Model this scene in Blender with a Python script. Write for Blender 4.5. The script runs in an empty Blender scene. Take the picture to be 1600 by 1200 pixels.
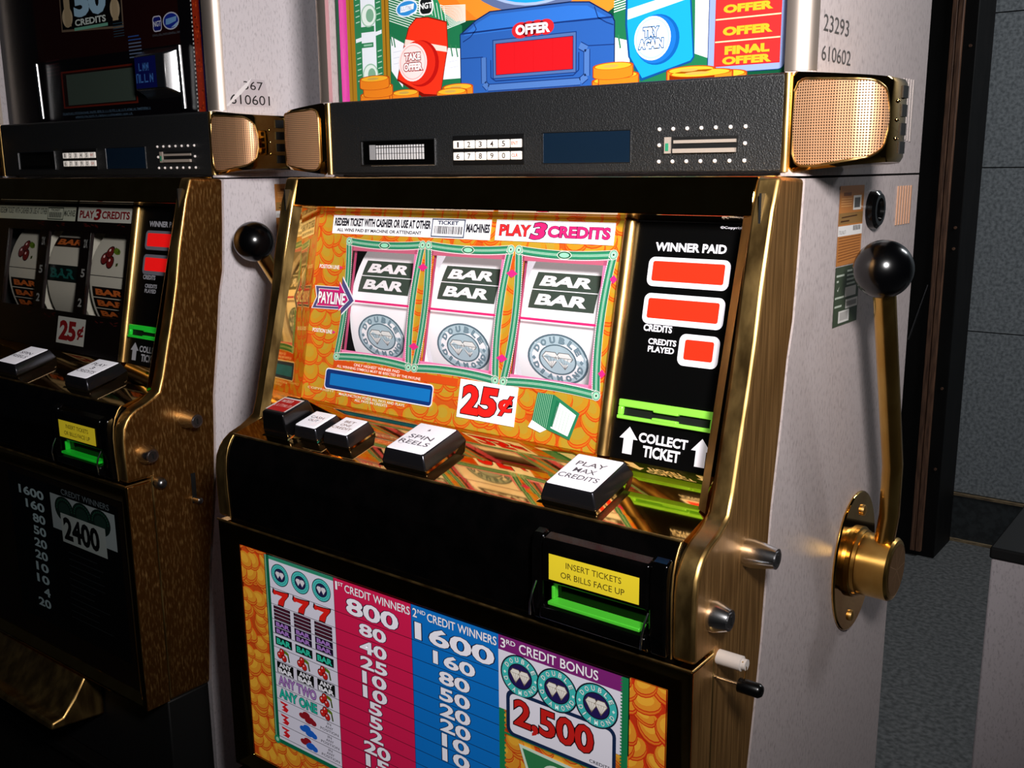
import bpy, bmesh, math, random
from mathutils import Vector, Matrix

scene = bpy.context.scene
col = scene.collection
R = math.radians

# ------------------------------------------------------------------ camera
FLOOR = 0.0
EYE = Vector((0.8797, -0.6378, 1.3754))
cam_d = bpy.data.cameras.new('camera'); cam = bpy.data.objects.new('camera', cam_d); col.objects.link(cam)
cam_d.sensor_width = 36.0; cam_d.lens = 1570.83 / 1600 * 36.0
cam_d.clip_start = 0.01
rt = Vector((0.79331, 0.60875, -0.00853)); dn = Vector((0.12088, -0.17123, -0.97779)); fw = Vector((-0.59669, 0.77466, -0.20943))
cam.matrix_world = Matrix(((rt.x, -dn.x, -fw.x, EYE.x), (rt.y, -dn.y, -fw.y, EYE.y), (rt.z, -dn.z, -fw.z, EYE.z), (0, 0, 0, 1)))
scene.camera = cam
scene.view_settings.view_transform = 'Standard'; scene.view_settings.look = 'None'
scene.view_settings.gamma = 1.0; scene.view_settings.use_curve_mapping = False
scene.view_settings.exposure = 0.0
# ------------------------------------------------------------------ light: dim room, one hard photographer's flash, one ceiling tube
w = bpy.data.worlds.new('dim_room'); scene.world = w; w.use_nodes = True
w.node_tree.nodes['Background'].inputs[0].default_value = (0.55, 0.65, 0.8, 1); w.node_tree.nodes['Background'].inputs[1].default_value = 0.006

def area(name, loc, target, size, power, color, shape='DISK', sy=None):
    d = bpy.data.lights.new(name, 'AREA'); o = bpy.data.objects.new(name, d); col.objects.link(o)
    d.shape = shape; d.size = size; d.energy = power; d.color = color
    if sy: d.size_y = sy
    o.location = loc
    o.rotation_euler = (Vector(target) - Vector(loc)).to_track_quat('-Z', 'Y').to_euler()
    return o
area('camera_flash', (1.007, -0.54, 1.645), (0.27, 0.18, 1.44), 0.17, 5.2, (1.0, 0.965, 0.95)).data.spread = R(88)
area('ceiling_tube_light', (1.7, 2.4, 2.75), (0.5, 2.9, 0.2), 1.2, 30.0, (0.94, 0.97, 1.0), 'RECTANGLE', 0.15)

# ------------------------------------------------------------------ materials
def lin(h):
    c = [int(h[i:i + 2], 16) / 255 for i in (0, 2, 4)]
    return tuple(x / 12.92 if x <= 0.04045 else ((x + 0.055) / 1.055) ** 2.4 for x in c) + (1.0,)
MATS = {}
def mat(name, hexc, rough=0.4, metal=0.0, glow=0.0, spec=0.5, coat=0.0):
    k = (name,)
    if k in MATS: return MATS[k]
    m = bpy.data.materials.new(name); m.use_nodes = True; MATS[k] = m
    b = m.node_tree.nodes['Principled BSDF']
    c = lin(hexc)
    b.inputs['Base Color'].default_value = c; b.inputs['Roughness'].default_value = rough; b.inputs['Metallic'].default_value = metal
    b.inputs['Specular IOR Level'].default_value = spec
    if coat: b.inputs['Coat Weight'].default_value = coat
    if glow:
        b.inputs['Emission Color'].default_value = c; b.inputs['Emission Strength'].default_value = glow
    return m
def ink(hexc, glow=0.0):
    return mat('printed_ink_%s_%d' % (hexc, round(glow * 100)), hexc, 0.3, 0, glow, 0.25)
def noise_mat(name, hex_a, hex_b, scale=(60, 60, 60), lo=0.4, hi=0.65, rough=0.5, metal=0.0, detail=6.0, bump=0.0, spec=0.5, bscale=None, rough_b=None):
    m = bpy.data.materials.new(name); m.use_nodes = True; nt = m.node_tree; N = nt.nodes; L = nt.links
    b = N['Principled BSDF']
    tc = N.new('ShaderNodeTexCoord'); mp = N.new('ShaderNodeMapping'); mp.inputs['Scale'].default_value = scale
    nz = N.new('ShaderNodeTexNoise'); nz.inputs['Scale'].default_value = 1.0; nz.inputs['Detail'].default_value = detail
    rp = N.new('ShaderNodeValToRGB'); rp.color_ramp.elements[0].position = lo; rp.color_ramp.elements[1].position = hi
    rp.color_ramp.elements[0].color = lin(hex_a); rp.color_ramp.elements[1].color = lin(hex_b)
    L.new(tc.outputs['Object'], mp.inputs['Vector']); L.new(mp.outputs['Vector'], nz.inputs['Vector']); L.new(nz.outputs['Fac'], rp.inputs['Fac']); L.new(rp.outputs['Color'], b.inputs['Base Color'])
    b.inputs['Roughness'].default_value = rough; b.inputs['Metallic'].default_value = metal; b.inputs['Specular IOR Level'].default_value = spec
    if rough_b is not None:
        mr = N.new('ShaderNodeMapRange'); mr.inputs['From Min'].default_value = lo; mr.inputs['From Max'].default_value = hi
        mr.inputs['To Min'].default_value = rough; mr.inputs['To Max'].default_value = rough_b
        L.new(nz.outputs['Fac'], mr.inputs['Value']); L.new(mr.outputs['Result'], b.inputs['Roughness'])
    if bump:
        bp = N.new('ShaderNodeBump'); bp.inputs['Strength'].default_value = bump; bp.inputs['Distance'].default_value = 0.001
        src = nz
        if bscale:
            mp2 = N.new('ShaderNodeMapping'); mp2.inputs['Scale'].default_value = bscale
            src = N.new('ShaderNodeTexNoise'); src.inputs['Scale'].default_value = 1.0; src.inputs['Detail'].default_value = 3
            L.new(tc.outputs['Object'], mp2.inputs['Vector']); L.new(mp2.outputs['Vector'], src.inputs['Vector'])
        L.new(src.outputs['Fac'], bp.inputs['Height']); L.new(bp.outputs['Normal'], b.inputs['Normal'])
    return m
LAMINATE = noise_mat('speckled_grey_laminate', '9c9090', 'bdb1b0', (420, 420, 160), 0.26, 0.50, 0.38, spec=0.4)
LAMINATE2 = noise_mat('speckled_pale_laminate', 'bdb4b8', 'ddd4d8', (420, 420, 160), 0.26, 0.48, 0.38, spec=0.4)
GOLD = noise_mat('polished_gold_plate', 'd8a654', 'e6ba6a', (30, 30, 30), 0.4, 0.6, 0.045, 1.0, bump=0.0)
GOLD_SATIN = noise_mat('satin_gold_plate', 'c49a5c', 'e0b872', (60, 60, 20), 0.35, 0.65, 0.30, 1.0, rough_b=0.42)
GOLD_SHAFT = noise_mat('bright_gold_rod', 'd2a050', 'e4b866', (40, 40, 8), 0.4, 0.6, 0.20, 1.0, rough_b=0.26)
GOLD_BRUSH = noise_mat('brushed_bronze_gold', 'b4864e', 'c69860', (420, 420, 14), 0.35, 0.65, 0.50, 1.0, rough_b=0.60)
GOLD_WORN = noise_mat('flecked_worn_gold', '8a5c2c', 'd6aa68', (420, 420, 110), 0.50, 0.82, 0.46, 1.0, rough_b=0.60, detail=3)
BLACK_GLOSS = noise_mat('black_gloss_panel', '030303', '060505', (40, 40, 40), 0.4, 0.6, 0.10, 0.0, spec=0.35)
BAND = noise_mat('pebbled_charcoal_plastic', '090a0b', '1b1d20', (900, 900, 900), 0.35, 0.65, 0.47, 0.0, bump=0.7, bscale=(850, 850, 850), spec=0.9)
CHROME = mat('polished_chrome', 'e0e0e2', 0.20, 1.0)
STEEL = mat('dull_steel', '9a9a9c', 0.3, 1.0)
BLACK = mat('matte_black', '060606', 0.6)
BALL = mat('black_knob_plastic', '020203', 0.20, 0, 0, 0.7)
DARKGLASS = mat('dark_glass', '05080a', 0.05, 0, 0, 0.5)
def grille_mat():
    m = bpy.data.materials.new('perforated_copper_grille'); m.use_nodes = True; nt = m.node_tree; N = nt.nodes; L = nt.links; b = N['Principled BSDF']
    tc = N.new('ShaderNodeTexCoord'); sx = N.new('ShaderNodeSeparateXYZ'); L.new(tc.outputs['UV'], sx.inputs[0])
    acc = []
    for ax in ('X', 'Y'):
        mu = N.new('ShaderNodeMath'); mu.operation = 'MULTIPLY'; mu.inputs[1].default_value = 2 * math.pi / 0.00215; L.new(sx.outputs[ax], mu.inputs[0])
        sn = N.new('ShaderNodeMath'); sn.operation = 'SINE'; L.new(mu.outputs[0], sn.inputs[0]); acc.append(sn)
    ad = N.new('ShaderNodeMath'); ad.operation = 'ADD'; L.new(acc[0].outputs[0], ad.inputs[0]); L.new(acc[1].outputs[0], ad.inputs[1])
    rp = N.new('ShaderNodeValToRGB'); rp.color_ramp.elements[0].position = 0.0; rp.color_ramp.elements[1].position = 1.0
    mr = N.new('ShaderNodeMapRange'); mr.inputs['From Min'].default_value = 0.3; mr.inputs['From Max'].default_value = 1.0; L.new(ad.outputs[0], mr.inputs['Value'])
    L.new(mr.outputs['Result'], rp.inputs['Fac'])
    rp.color_ramp.elements[0].color = lin('f2b98c'); rp.color_ramp.elements[1].color = lin('2a140a')
    L.new(rp.outputs['Color'], b.inputs['Base Color']); b.inputs['Metallic'].default_value = 0.6; b.inputs['Roughness'].default_value = 0.45
    bp = N.new('ShaderNodeBump'); bp.inputs['Strength'].default_value = 0.35; bp.inputs['Distance'].default_value = 0.0006; bp.invert = True
    L.new(mr.outputs['Result'], bp.inputs['Height']); L.new(bp.outputs['Normal'], b.inputs['Normal'])
    return m
GRILLE = grille_mat()
def pane_mat():
    m = bpy.data.materials.new('clear_window_glass'); m.use_nodes = True; nt = m.node_tree; N = nt.nodes; L = nt.links
    for n in list(N):
        if n.type == 'BSDF_PRINCIPLED': N.remove(n)
    tr = N.new('ShaderNodeBsdfTransparent'); gl = N.new('ShaderNodeBsdfGlossy'); gl.inputs['Roughness'].default_value = 0.02
    mx = N.new('ShaderNodeMixShader'); mx.inputs[0].default_value = 0.05
    L.new(tr.outputs[0], mx.inputs[1]); L.new(gl.outputs[0], mx.inputs[2]); L.new(mx.outputs[0], N['Material Output'].inputs[0])
    return m
PANE = pane_mat()

# ------------------------------------------------------------------ mesh helpers
OFF = Vector((0, 0, 0.45))        # machine parts are drawn from the top edge of the belly door; the machine's base lies 0.45 below it
class MB:
    def __init__(s): s.v = []; s.f = []; s.m = []; s.uv = {}
    def add(s, vs, fs, m=0):
        b = len(s.v); s.v += [tuple(x) for x in vs]
        for f in fs: s.f.append([b + i for i in f]); s.m.append(m)
    def box(s, x0, x1, y0, y1, z0, z1, m=0):
        s.add([(x, y, z) for x in (x0, x1) for y in (y0, y1) for z in (z0, z1)],
              [(0, 1, 3, 2), (4, 6, 7, 5), (0, 4, 5, 1), (2, 3, 7, 6), (0, 2, 6, 4), (1, 5, 7, 3)], m)
    def prism_x(s, prof, x0, x1, m=0):               # closed outline of (y, z) pushed along x
        n = len(prof)
        s.add([(x0, y, z) for y, z in prof] + [(x1, y, z) for y, z in prof],
              [tuple(range(n - 1, -1, -1)), tuple(range(n, 2 * n))] + [(i, (i + 1) % n, n + (i + 1) % n, n + i) for i in range(n)], m)
    def prism_z(s, prof, z0, z1, m=0):               # closed outline of (x, y)
        n = len(prof)
        s.add([(x, y, z0) for x, y in prof] + [(x, y, z1) for x, y in prof],
              [tuple(range(n)), tuple(range(2 * n - 1, n - 1, -1))] + [(i, n + i, n + (i + 1) % n, (i + 1) % n) for i in range(n)], m)
    def strip_x(s, prof, x0, x1, m=0):               # open outline of (y, z) swept along x
        n = len(prof)
        s.add([(x0, y, z) for y, z in prof] + [(x1, y, z) for y, z in prof], [(i, i + 1, n + i + 1, n + i) for i in range(n - 1)], m)
    def tube(s, path, r, n=10, m=0, cap=True):
        P = [Vector(p) for p in path]; rings = []; up = Vector((0.31, 0.17, 0.93)).normalized()
        rr = r if isinstance(r, (list, tuple)) else [r] * len(P)
        t0 = (P[1] - P[0]).normalized(); a = t0.cross(up).normalized()
        for i, p in enumerate(P):
            t = (P[min(i + 1, len(P) - 1)] - P[max(i - 1, 0)]).normalized()
            a = (a - t * a.dot(t)).normalized(); b = t.cross(a)
            rings.append([p + (a * math.cos(2 * math.pi * k / n) + b * math.sin(2 * math.pi * k / n)) * rr[i] for k in range(n)])
        fs = []
        for i in range(len(P) - 1):
            for k in range(n): fs.append((i * n + k, i * n + (k + 1) % n, (i + 1) * n + (k + 1) % n, (i + 1) * n + k))
        if cap: fs += [tuple(range(n - 1, -1, -1)), tuple(range((len(P) - 1) * n, len(P) * n))]
        s.add([q for rg in rings for q in rg], fs, m)
    def lathe_x(s, prof, cy, cz, n=24, m=0):         # (x, radius) rows turned about an axis along x
        vs = [(x, cy + r * math.cos(2 * math.pi * k / n), cz + r * math.sin(2 * math.pi * k / n)) for x, r in prof for k in range(n)]
        fs = [(i * n + k, i * n + (k + 1) % n, (i + 1) * n + (k + 1) % n, (i + 1) * n + k) for i in range(len(prof) - 1) for k in range(n)]
        fs += [tuple(range(n - 1, -1, -1)), tuple(range((len(prof) - 1) * n, len(prof) * n))]
        s.add(vs, fs, m)
    def build(s, name, mats, parent=None, bevel=0.0, smooth=None, seg=2, off=None):
        o_ = OFF if (off is None and parent is not None) else (off or Vector((0, 0, 0)))
        me = bpy.data.meshes.new(name)
        me.from_pydata([(x + o_.x, y + o_.y, z + o_.z) for x, y, z in s.v], [], s.f)
        if not isinstance(mats, (list, tuple)): mats = [mats]
        for m_ in mats: me.materials.append(m_)
        me.polygons.foreach_set('material_index', s.m)
        bm = bmesh.new(); bm.from_mesh(me); bmesh.ops.recalc_face_normals(bm, faces=bm.faces); bm.to_mesh(me); bm.free()
        if smooth is not None:
            me.polygons.foreach_set('use_smooth', [True] * len(me.polygons)); me.set_sharp_from_angle(angle=R(smooth))
        me.update()
        o = bpy.data.objects.new(name, me); col.objects.link(o)
        if parent is not None: o.parent = parent
        if bevel:
            bv = o.modifiers.new('bevel', 'BEVEL'); bv.width = bevel; bv.segments = seg; bv.limit_method = 'ANGLE'; bv.angle_limit = R(40); bv.harden_normals = False
            if smooth is None:
                me.polygons.foreach_set('use_smooth', [True] * len(me.polygons)); me.set_sharp_from_angle(angle=R(50))
        return o
def tag(o, label=None, cat=None, group=None, kind=None):
    if label: o['label'] = label
    if cat: o['category'] = cat
    if group: o['group'] = group
    if kind: o['kind'] = kind
    return o
def empty(name, loc):
    o = bpy.data.objects.new(name, None); col.objects.link(o); o.location = loc; o.empty_display_size = 0.1
    return o

# ------------------------------------------------------------------ flat print: polygons and lettering laid on a surface
TCACHE = {}
def tmesh(body, off):
    k = (body, off)
    if k not in TCACHE:
        cu = bpy.data.curves.new('t', 'FONT'); cu.body = body; cu.offset = off; cu.resolution_u = 3; cu.space_line = 0.85; cu.align_x = 'CENTER'
        ob = bpy.data.objects.new('t', cu); me = bpy.data.meshes.new_from_object(ob)
        TCACHE[k] = ([(v.co.x, v.co.y) for v in me.vertices], [tuple(p.vertices) for p in me.polygons])
        bpy.data.objects.remove(ob); bpy.data.curves.remove(cu); bpy.data.meshes.remove(me)
    return TCACHE[k]
class Art:
    """mm coordinates (a, b) on a surface; layers keep print a hair above its ground"""
    def __init__(s, O, U, V, N, glow=0.0, fn=None):
        s.O, s.U, s.V, s.N = Vector(O), Vector(U).normalized(), Vector(V).normalized(), Vector(N).normalized()
        s.glow = glow; s.v = []; s.f = []; s.mi = []; s.mats = []; s.clip = None; s.fn = fn
    def P(s, a, b, l):
        if s.fn: return s.fn(a, b, l)
        return s.O + s.U * (a * .001) + s.V * (b * .001) + s.N * (l * 0.00004)
    def mx(s, c):
        m = c if not isinstance(c, str) else ink(c, s.glow)
        if m not in s.mats: s.mats.append(m)
        return s.mats.index(m)
    def poly(s, pts, c, l):
        if s.clip:
            x0, x1, y0, y1 = s.clip
            for ax, lim, sg in ((0, x0, 1), (0, x1, -1), (1, y0, 1), (1, y1, -1)):
                out = []
                for i in range(len(pts)):
                    p, q = pts[i - 1], pts[i]; dp, dq = (p[ax] - lim) * sg, (q[ax] - lim) * sg
                    if (dp < 0) != (dq < 0):
                        t = dp / (dp - dq); out.append((p[0] + (q[0] - p[0]) * t, p[1] + (q[1] - p[1]) * t))
                    if dq >= 0: out.append(q)
                pts = out
                if len(pts) < 3: return
        b = len(s.v); s.v += [s.P(x, y, l) for x, y in pts]; s.f.append(list(range(b, b + len(pts)))); s.mi.append(s.mx(c))
    def rect(s, x0, x1, y0, y1, c, l=1): s.poly([(x0, y0), (x1, y0), (x1, y1), (x0, y1)], c, l)
    def rrect(s, x0, x1, y0, y1, r, c, l=1):
        pts = []
        for cx, cy, a0 in ((x1 - r, y1 - r, 0), (x0 + r, y1 - r, 90), (x0 + r, y0 + r, 180), (x1 - r, y0 + r, 270)):
            pts += [(cx + r * math.cos(R(a0 + t)), cy + r * math.sin(R(a0 + t))) for t in range(0, 91, 18)]
        s.poly(pts, c, l)
    def ell(s, cx, cy, rx, ry, c, l=1, n=22, rot=0.0):
        cr, sr = math.cos(rot), math.sin(rot)
        s.poly([(cx + rx * math.cos(2 * math.pi * k / n) * cr - ry * math.sin(2 * math.pi * k / n) * sr, cy + rx * math.cos(2 * math.pi * k / n) * sr + ry * math.sin(2 * math.pi * k / n) * cr) for k in range(n)], c, l)
    def line(s, path, wd, c, l=1):
        for (x0, y0), (x1, y1) in zip(path, path[1:]):
            d = math.hypot(x1 - x0, y1 - y0) or 1; nx, ny = -(y1 - y0) / d * wd / 2, (x1 - x0) / d * wd / 2
            s.poly([(x0 + nx, y0 + ny), (x0 - nx, y0 - ny), (x1 - nx, y1 - ny), (x1 + nx, y1 + ny)], c, l)
    def text(s, body, x0, x1, y0, y1, c, l=3, off=0.02, shear=0.0, edge=None, eoff=0.05, arc=None):
        vs, fs = tmesh(body, off)
        if not vs: return
        ax, bx = min(v[0] for v in vs), max(v[0] for v in vs); ay, by = min(v[1] for v in vs), max(v[1] for v in vs)
        kx, ky = (x1 - x0) / (bx - ax), (y1 - y0) / (by - ay)
        def put(vs, fs, c, l):
            mi = s.mx(c); b = len(s.v)
            for vx, vy in vs:
                X, Y = x0 + (vx - ax) * kx, y0 + (vy - ay) * ky; X += shear * (Y - (y0 + y1) / 2)
                s.v.append(s.P(*(arc(X, Y) if arc else (X, Y)), l))
            for f in fs: s.f.append([b + i for i in f]); s.mi.append(mi)
        if edge: put(*tmesh(body, eoff), edge, l - 0.6)
        put(vs, fs, c, l)
    def build(s, name, parent, label=None):
        me = bpy.data.meshes.new(name); me.from_pydata([tuple(v + OFF) for v in s.v], [], s.f)
        for m in s.mats: me.materials.append(m)
        me.polygons.foreach_set('material_index', s.mi); me.update()
        o = bpy.data.objects.new(name, me); col.objects.link(o); o.parent = parent
        if label: o['label'] = label
        return o

def coins(A, x0, x1, y0, y1, r, seed, pal, l0=1.5, sq=0.8):
    """a heap of overlapping printed coins filling a rectangle"""
    rnd = random.Random(seed); A.clip = (x0, x1, y0, y1); ground, red, rim, face, core = pal
    A.rect(x0, x1, y0, y1, ground, l0 - 0.3); L = l0; pts = []
    ny = int((y1 - y0) / (r * 1.08)) + 2; nx = int((x1 - x0) / (r * 1.45)) + 2
    for j in range(ny):
        for i in range(nx + 1):
            pts.append((x0 + (i - 0.4 + (j % 2) * 0.5) * r * 1.45 + rnd.uniform(-.5, .5) * r, y1 - (j - 0.3) * r * 1.08 + rnd.uniform(-.5, .5) * r))
    for cx, cy in reversed(pts):
        q = r * rnd.uniform(0.8, 1.1); a = rnd.uniform(-1.0, 0.8); k = sq * rnd.uniform(0.75, 1.15)
        A.ell(cx, cy - q * 0.15, q * 1.05, q * k * 1.08, red, L, 16, a)
        A.ell(cx, cy - q * 0.11, q * 0.99, q * k * 1.02, rim, L + .05, 16, a)
        A.ell(cx, cy - q * 0.01, q * 0.98, q * k * .96, red, L + .10, 16, a)
        A.ell(cx, cy + q * 0.04, q * 0.94, q * k * 0.92, face, L + .15, 16, a)
        A.ell(cx - q * .12, cy + q * 0.12, q * 0.62, q * k * 0.58, core, L + .20, 12, a)
        L += 0.25
    A.clip = None
    return L
def diamond_badge(A, cx, cy, rx, ry, l, outer, ring, inner, letter, gem, gline, big=True):
    A.ell(cx, cy, rx, ry, outer, l, 40); A.ell(cx, cy, rx * .93, ry * .93, ring, l + .3, 40)
    A.ell(cx, cy, rx * .62, ry * .60, outer, l + .6, 32); A.ell(cx, cy, rx * .57, ry * .55, inner, l + .9, 32)
    for sx in (-1, 1):
        gx = cx + sx * rx * .22; w_, h_ = rx * .30, ry * .30
        A.poly([(gx - w_, cy + h_ * .3), (gx - w_ * .55, cy + h_), (gx + w_ * .55, cy + h_), (gx + w_, cy + h_ * .3), (gx, cy - h_ * 1.25)], gline, l + 1.2 + sx * .1)
        A.poly([(gx - w_ * .9, cy + h_ * .32), (gx - w_ * .5, cy + h_ * .9), (gx + w_ * .5, cy + h_ * .9), (gx + w_ * .9, cy + h_ * .32), (gx, cy - h_ * 1.1)], gem, l + 1.3 + sx * .1)
        if big:
            for t in (-.45, 0, .45):
                A.line([(gx + w_ * t, cy + h_ * .3), (gx, cy - h_ * 1.1)], rx * .012, gline, l + 1.45 + sx * .1)
            A.line([(gx - w_ * .9, cy + h_ * .3), (gx + w_ * .9, cy + h_ * .3)], rx * .014, gline, l + 1.45 + sx * .1)
    if big:
        for word, top in (('DOUBLE', True), ('DIAMOND', False)):
            n = len(word); span = 2.05 if top else 2.35
            for i, ch in enumerate(word):
                t = (i - (n - 1) / 2) / (n - 1) * span
                th = math.pi / 2 - t if top else -math.pi / 2 + t
                ux, uy = math.cos(th), math.sin(th)
                rx_, ry_ = rx * .775, ry * .765
                ang = -t if top else t
                def arc(X, Y, bx=cx + rx_ * ux, by=cy + ry_ * uy, ca=math.cos(ang), sa=math.sin(ang)):
                    return bx + X * ca - Y * sa, by + X * sa + Y * ca
                wl = rx * (.085 if ch != 'I' else .03); hl = ry * .115
                A.text(ch, -wl, wl, -hl, hl, letter, l + 1.2, 0.03, edge=outer, eoff=0.07, arc=arc)
        for sx in (-1, 1):
            q = rx * .07; A.poly([(cx + sx * rx * .78 - q, cy), (cx + sx * rx * .78, cy - q), (cx + sx * rx * .78 + q, cy), (cx + sx * rx * .78, cy + q)], letter, l + 1.2)
def cherries(A, x, y, r, l, glowred='c8201c'):
    A.line([(x - r * .3, y + r * .2), (x + r * .5, y + r * 1.5), (x + r * 1.7, y + r * 1.1), (x + r * 2.1, y - r * .8)], r * .45, '3a4a14', l)
    A.ell(x + r * 1.2, y + r * 1.15, r * .9, r * .4, '5d7a1e', l + .2, 12, -0.3)
    for dx, dy in ((-1.0, 0.1), (-.2, 1.0), (.45, -.35)):
        A.ell(x + r * dx, y + r * dy, r * .86, r * .86, '1a0608', l + .4, 14); A.ell(x + r * dx, y + r * dy, r * .72, r * .72, glowred, l + .6, 14)
        A.ell(x + r * dx - r * .2, y + r * dy + r * .25, r * .2, r * .2, 'f7d6cf', l + .8, 8)
def seven(A, x0, x1, y0, y1, c, edge, l):
    w_, h_ = x1 - x0, y1 - y0
    S = [(0, .72), (.05, 1), (.18, .9), (.5, .93), (.98, 1), (.95, .8), (.72, .42), (.62, 0), (.28, 0), (.34, .3), (.58, .66), (.2, .68), (.08, .6)]
    cx = cy = .5
    A.poly([(x0 + (cx + (a - cx) * 1.14) * w_, y0 + (cy + (b - cy) * 1.14) * h_) for a, b in S], edge, l)
    A.poly([(x0 + a * w_, y0 + b * h_) for a, b in S], c, l + .4)

# ------------------------------------------------------------------ the slot machine
XL, XR = -0.024, 0.560
MID = XL + XR
GV = Vector((0, .2102, .9777)); GN = Vector((0, -.9777, .2102)); GO = Vector((0, .098, .130))
def gpt(x, v, d=0.0): return tuple(GO + Vector((x, 0, 0)) + GV * v + GN * d)
PROFILE = [(.122, .368), (.1124, .3414), (.104, .3075), (.098, .283), (.0905, .242), (.0815, .2048), (.0709, .1658), (.0606, .1268), (.0545, .1094), (.0465, .1045), (.0371, .0996), (.0214, .0942), (.0125, .0880), (.0074, .0820), (.0024, .0725), (.0003, .058), (.0003, .037), (.0012, .004)]
SEAM = [(.110, -.138), (.123, -.052), (.1266, -.0237), (.131, .034), (.1345, .090), (.1475, .171), (.154, .219), (.162, .250), (.1665, .303), (.1705, .3655)]
APRON = [(.0150, .0965), (.0105, .0915), (.0060, .0835), (.0028, .0730), (.0012, .058), (.0014, .037), (.0030, .004), (.0045, -.006)]
LCOIN = ('b8501a', 'c23a12', 'd9762a', 'c99a2c', 'ac8a30')
WINX = ((63.0, 171.4), (179.6, 286.2), (295.8, 402.0)); WV = (45.9, 172.9)

def ribbon(A, x0, x1, y0, y1, l, grn='2f8460', dark='145238', white='d4d8c8', bow=5.0):
    """printed banknote-green window border, bowed inwards, rosettes in the corners"""
    def side(p, q, nx, ny):
        out = []
        for i in range(13):
            t = i / 12; k = 4 * t * (1 - t) * bow
            out.append((p[0] + (q[0] - p[0]) * t + nx * k, p[1] + (q[1] - p[1]) * t + ny * k))
        return out
    ss = (side((x0, y0), (x0, y1), 1, 0), side((x1, y0), (x1, y1), -1, 0), side((x0, y0), (x1, y0), 0, .55), side((x0, y1), (x1, y1), 0, -.55))
    for p in ss:
        A.line(p, 8.4, white, l); A.line(p, 7.4, dark, l + .2); A.line(p, 6.0, grn, l + .3); A.line(p, 1.6, 'cfe6d6', l + .4); A.line(p, .8, grn, l + .5)
    # the beaded inner edge
    for p, (nx, ny) in zip(ss, ((1, 0), (-1, 0), (0, 1), (0, -1))):
        for (ax, ay), (bx, by) in zip(p, p[1:]):
            for k in range(5):
                t = k / 5; A.rect(ax + (bx - ax) * t + nx * 4.2 - .45, ax + (bx - ax) * t + nx * 4.2 + .45, ay + (by - ay) * t + ny * 4.2 - .45, ay + (by - ay) * t + ny * 4.2 + .45, 'f6e3ea', l + .45)
    for cx in (x0, x1):
        for cy in (y0, y1):
            A.ell(cx, cy, 4.6, 4.6, white, l + .6); A.ell(cx, cy, 4.0, 4.0, dark, l + .7); A.ell(cx, cy, 3.5, 3.5, '8fcfae', l + .8); A.ell(cx, cy, 1.7, 1.7, white, l + .9); A.ell(cx, cy, 1.1, 1.1, dark, l + 1.0)
    A.ell((x0 + x1) / 2, y1 - 2.7, 8.2, 3.9, white, l + .6); A.ell((x0 + x1) / 2, y1 - 2.7, 7.4, 3.3, dark, l + .7); A.ell((x0 + x1) / 2, y1 - 2.7, 5.6, 2.3, '8fcfae', l + .8)

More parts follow.
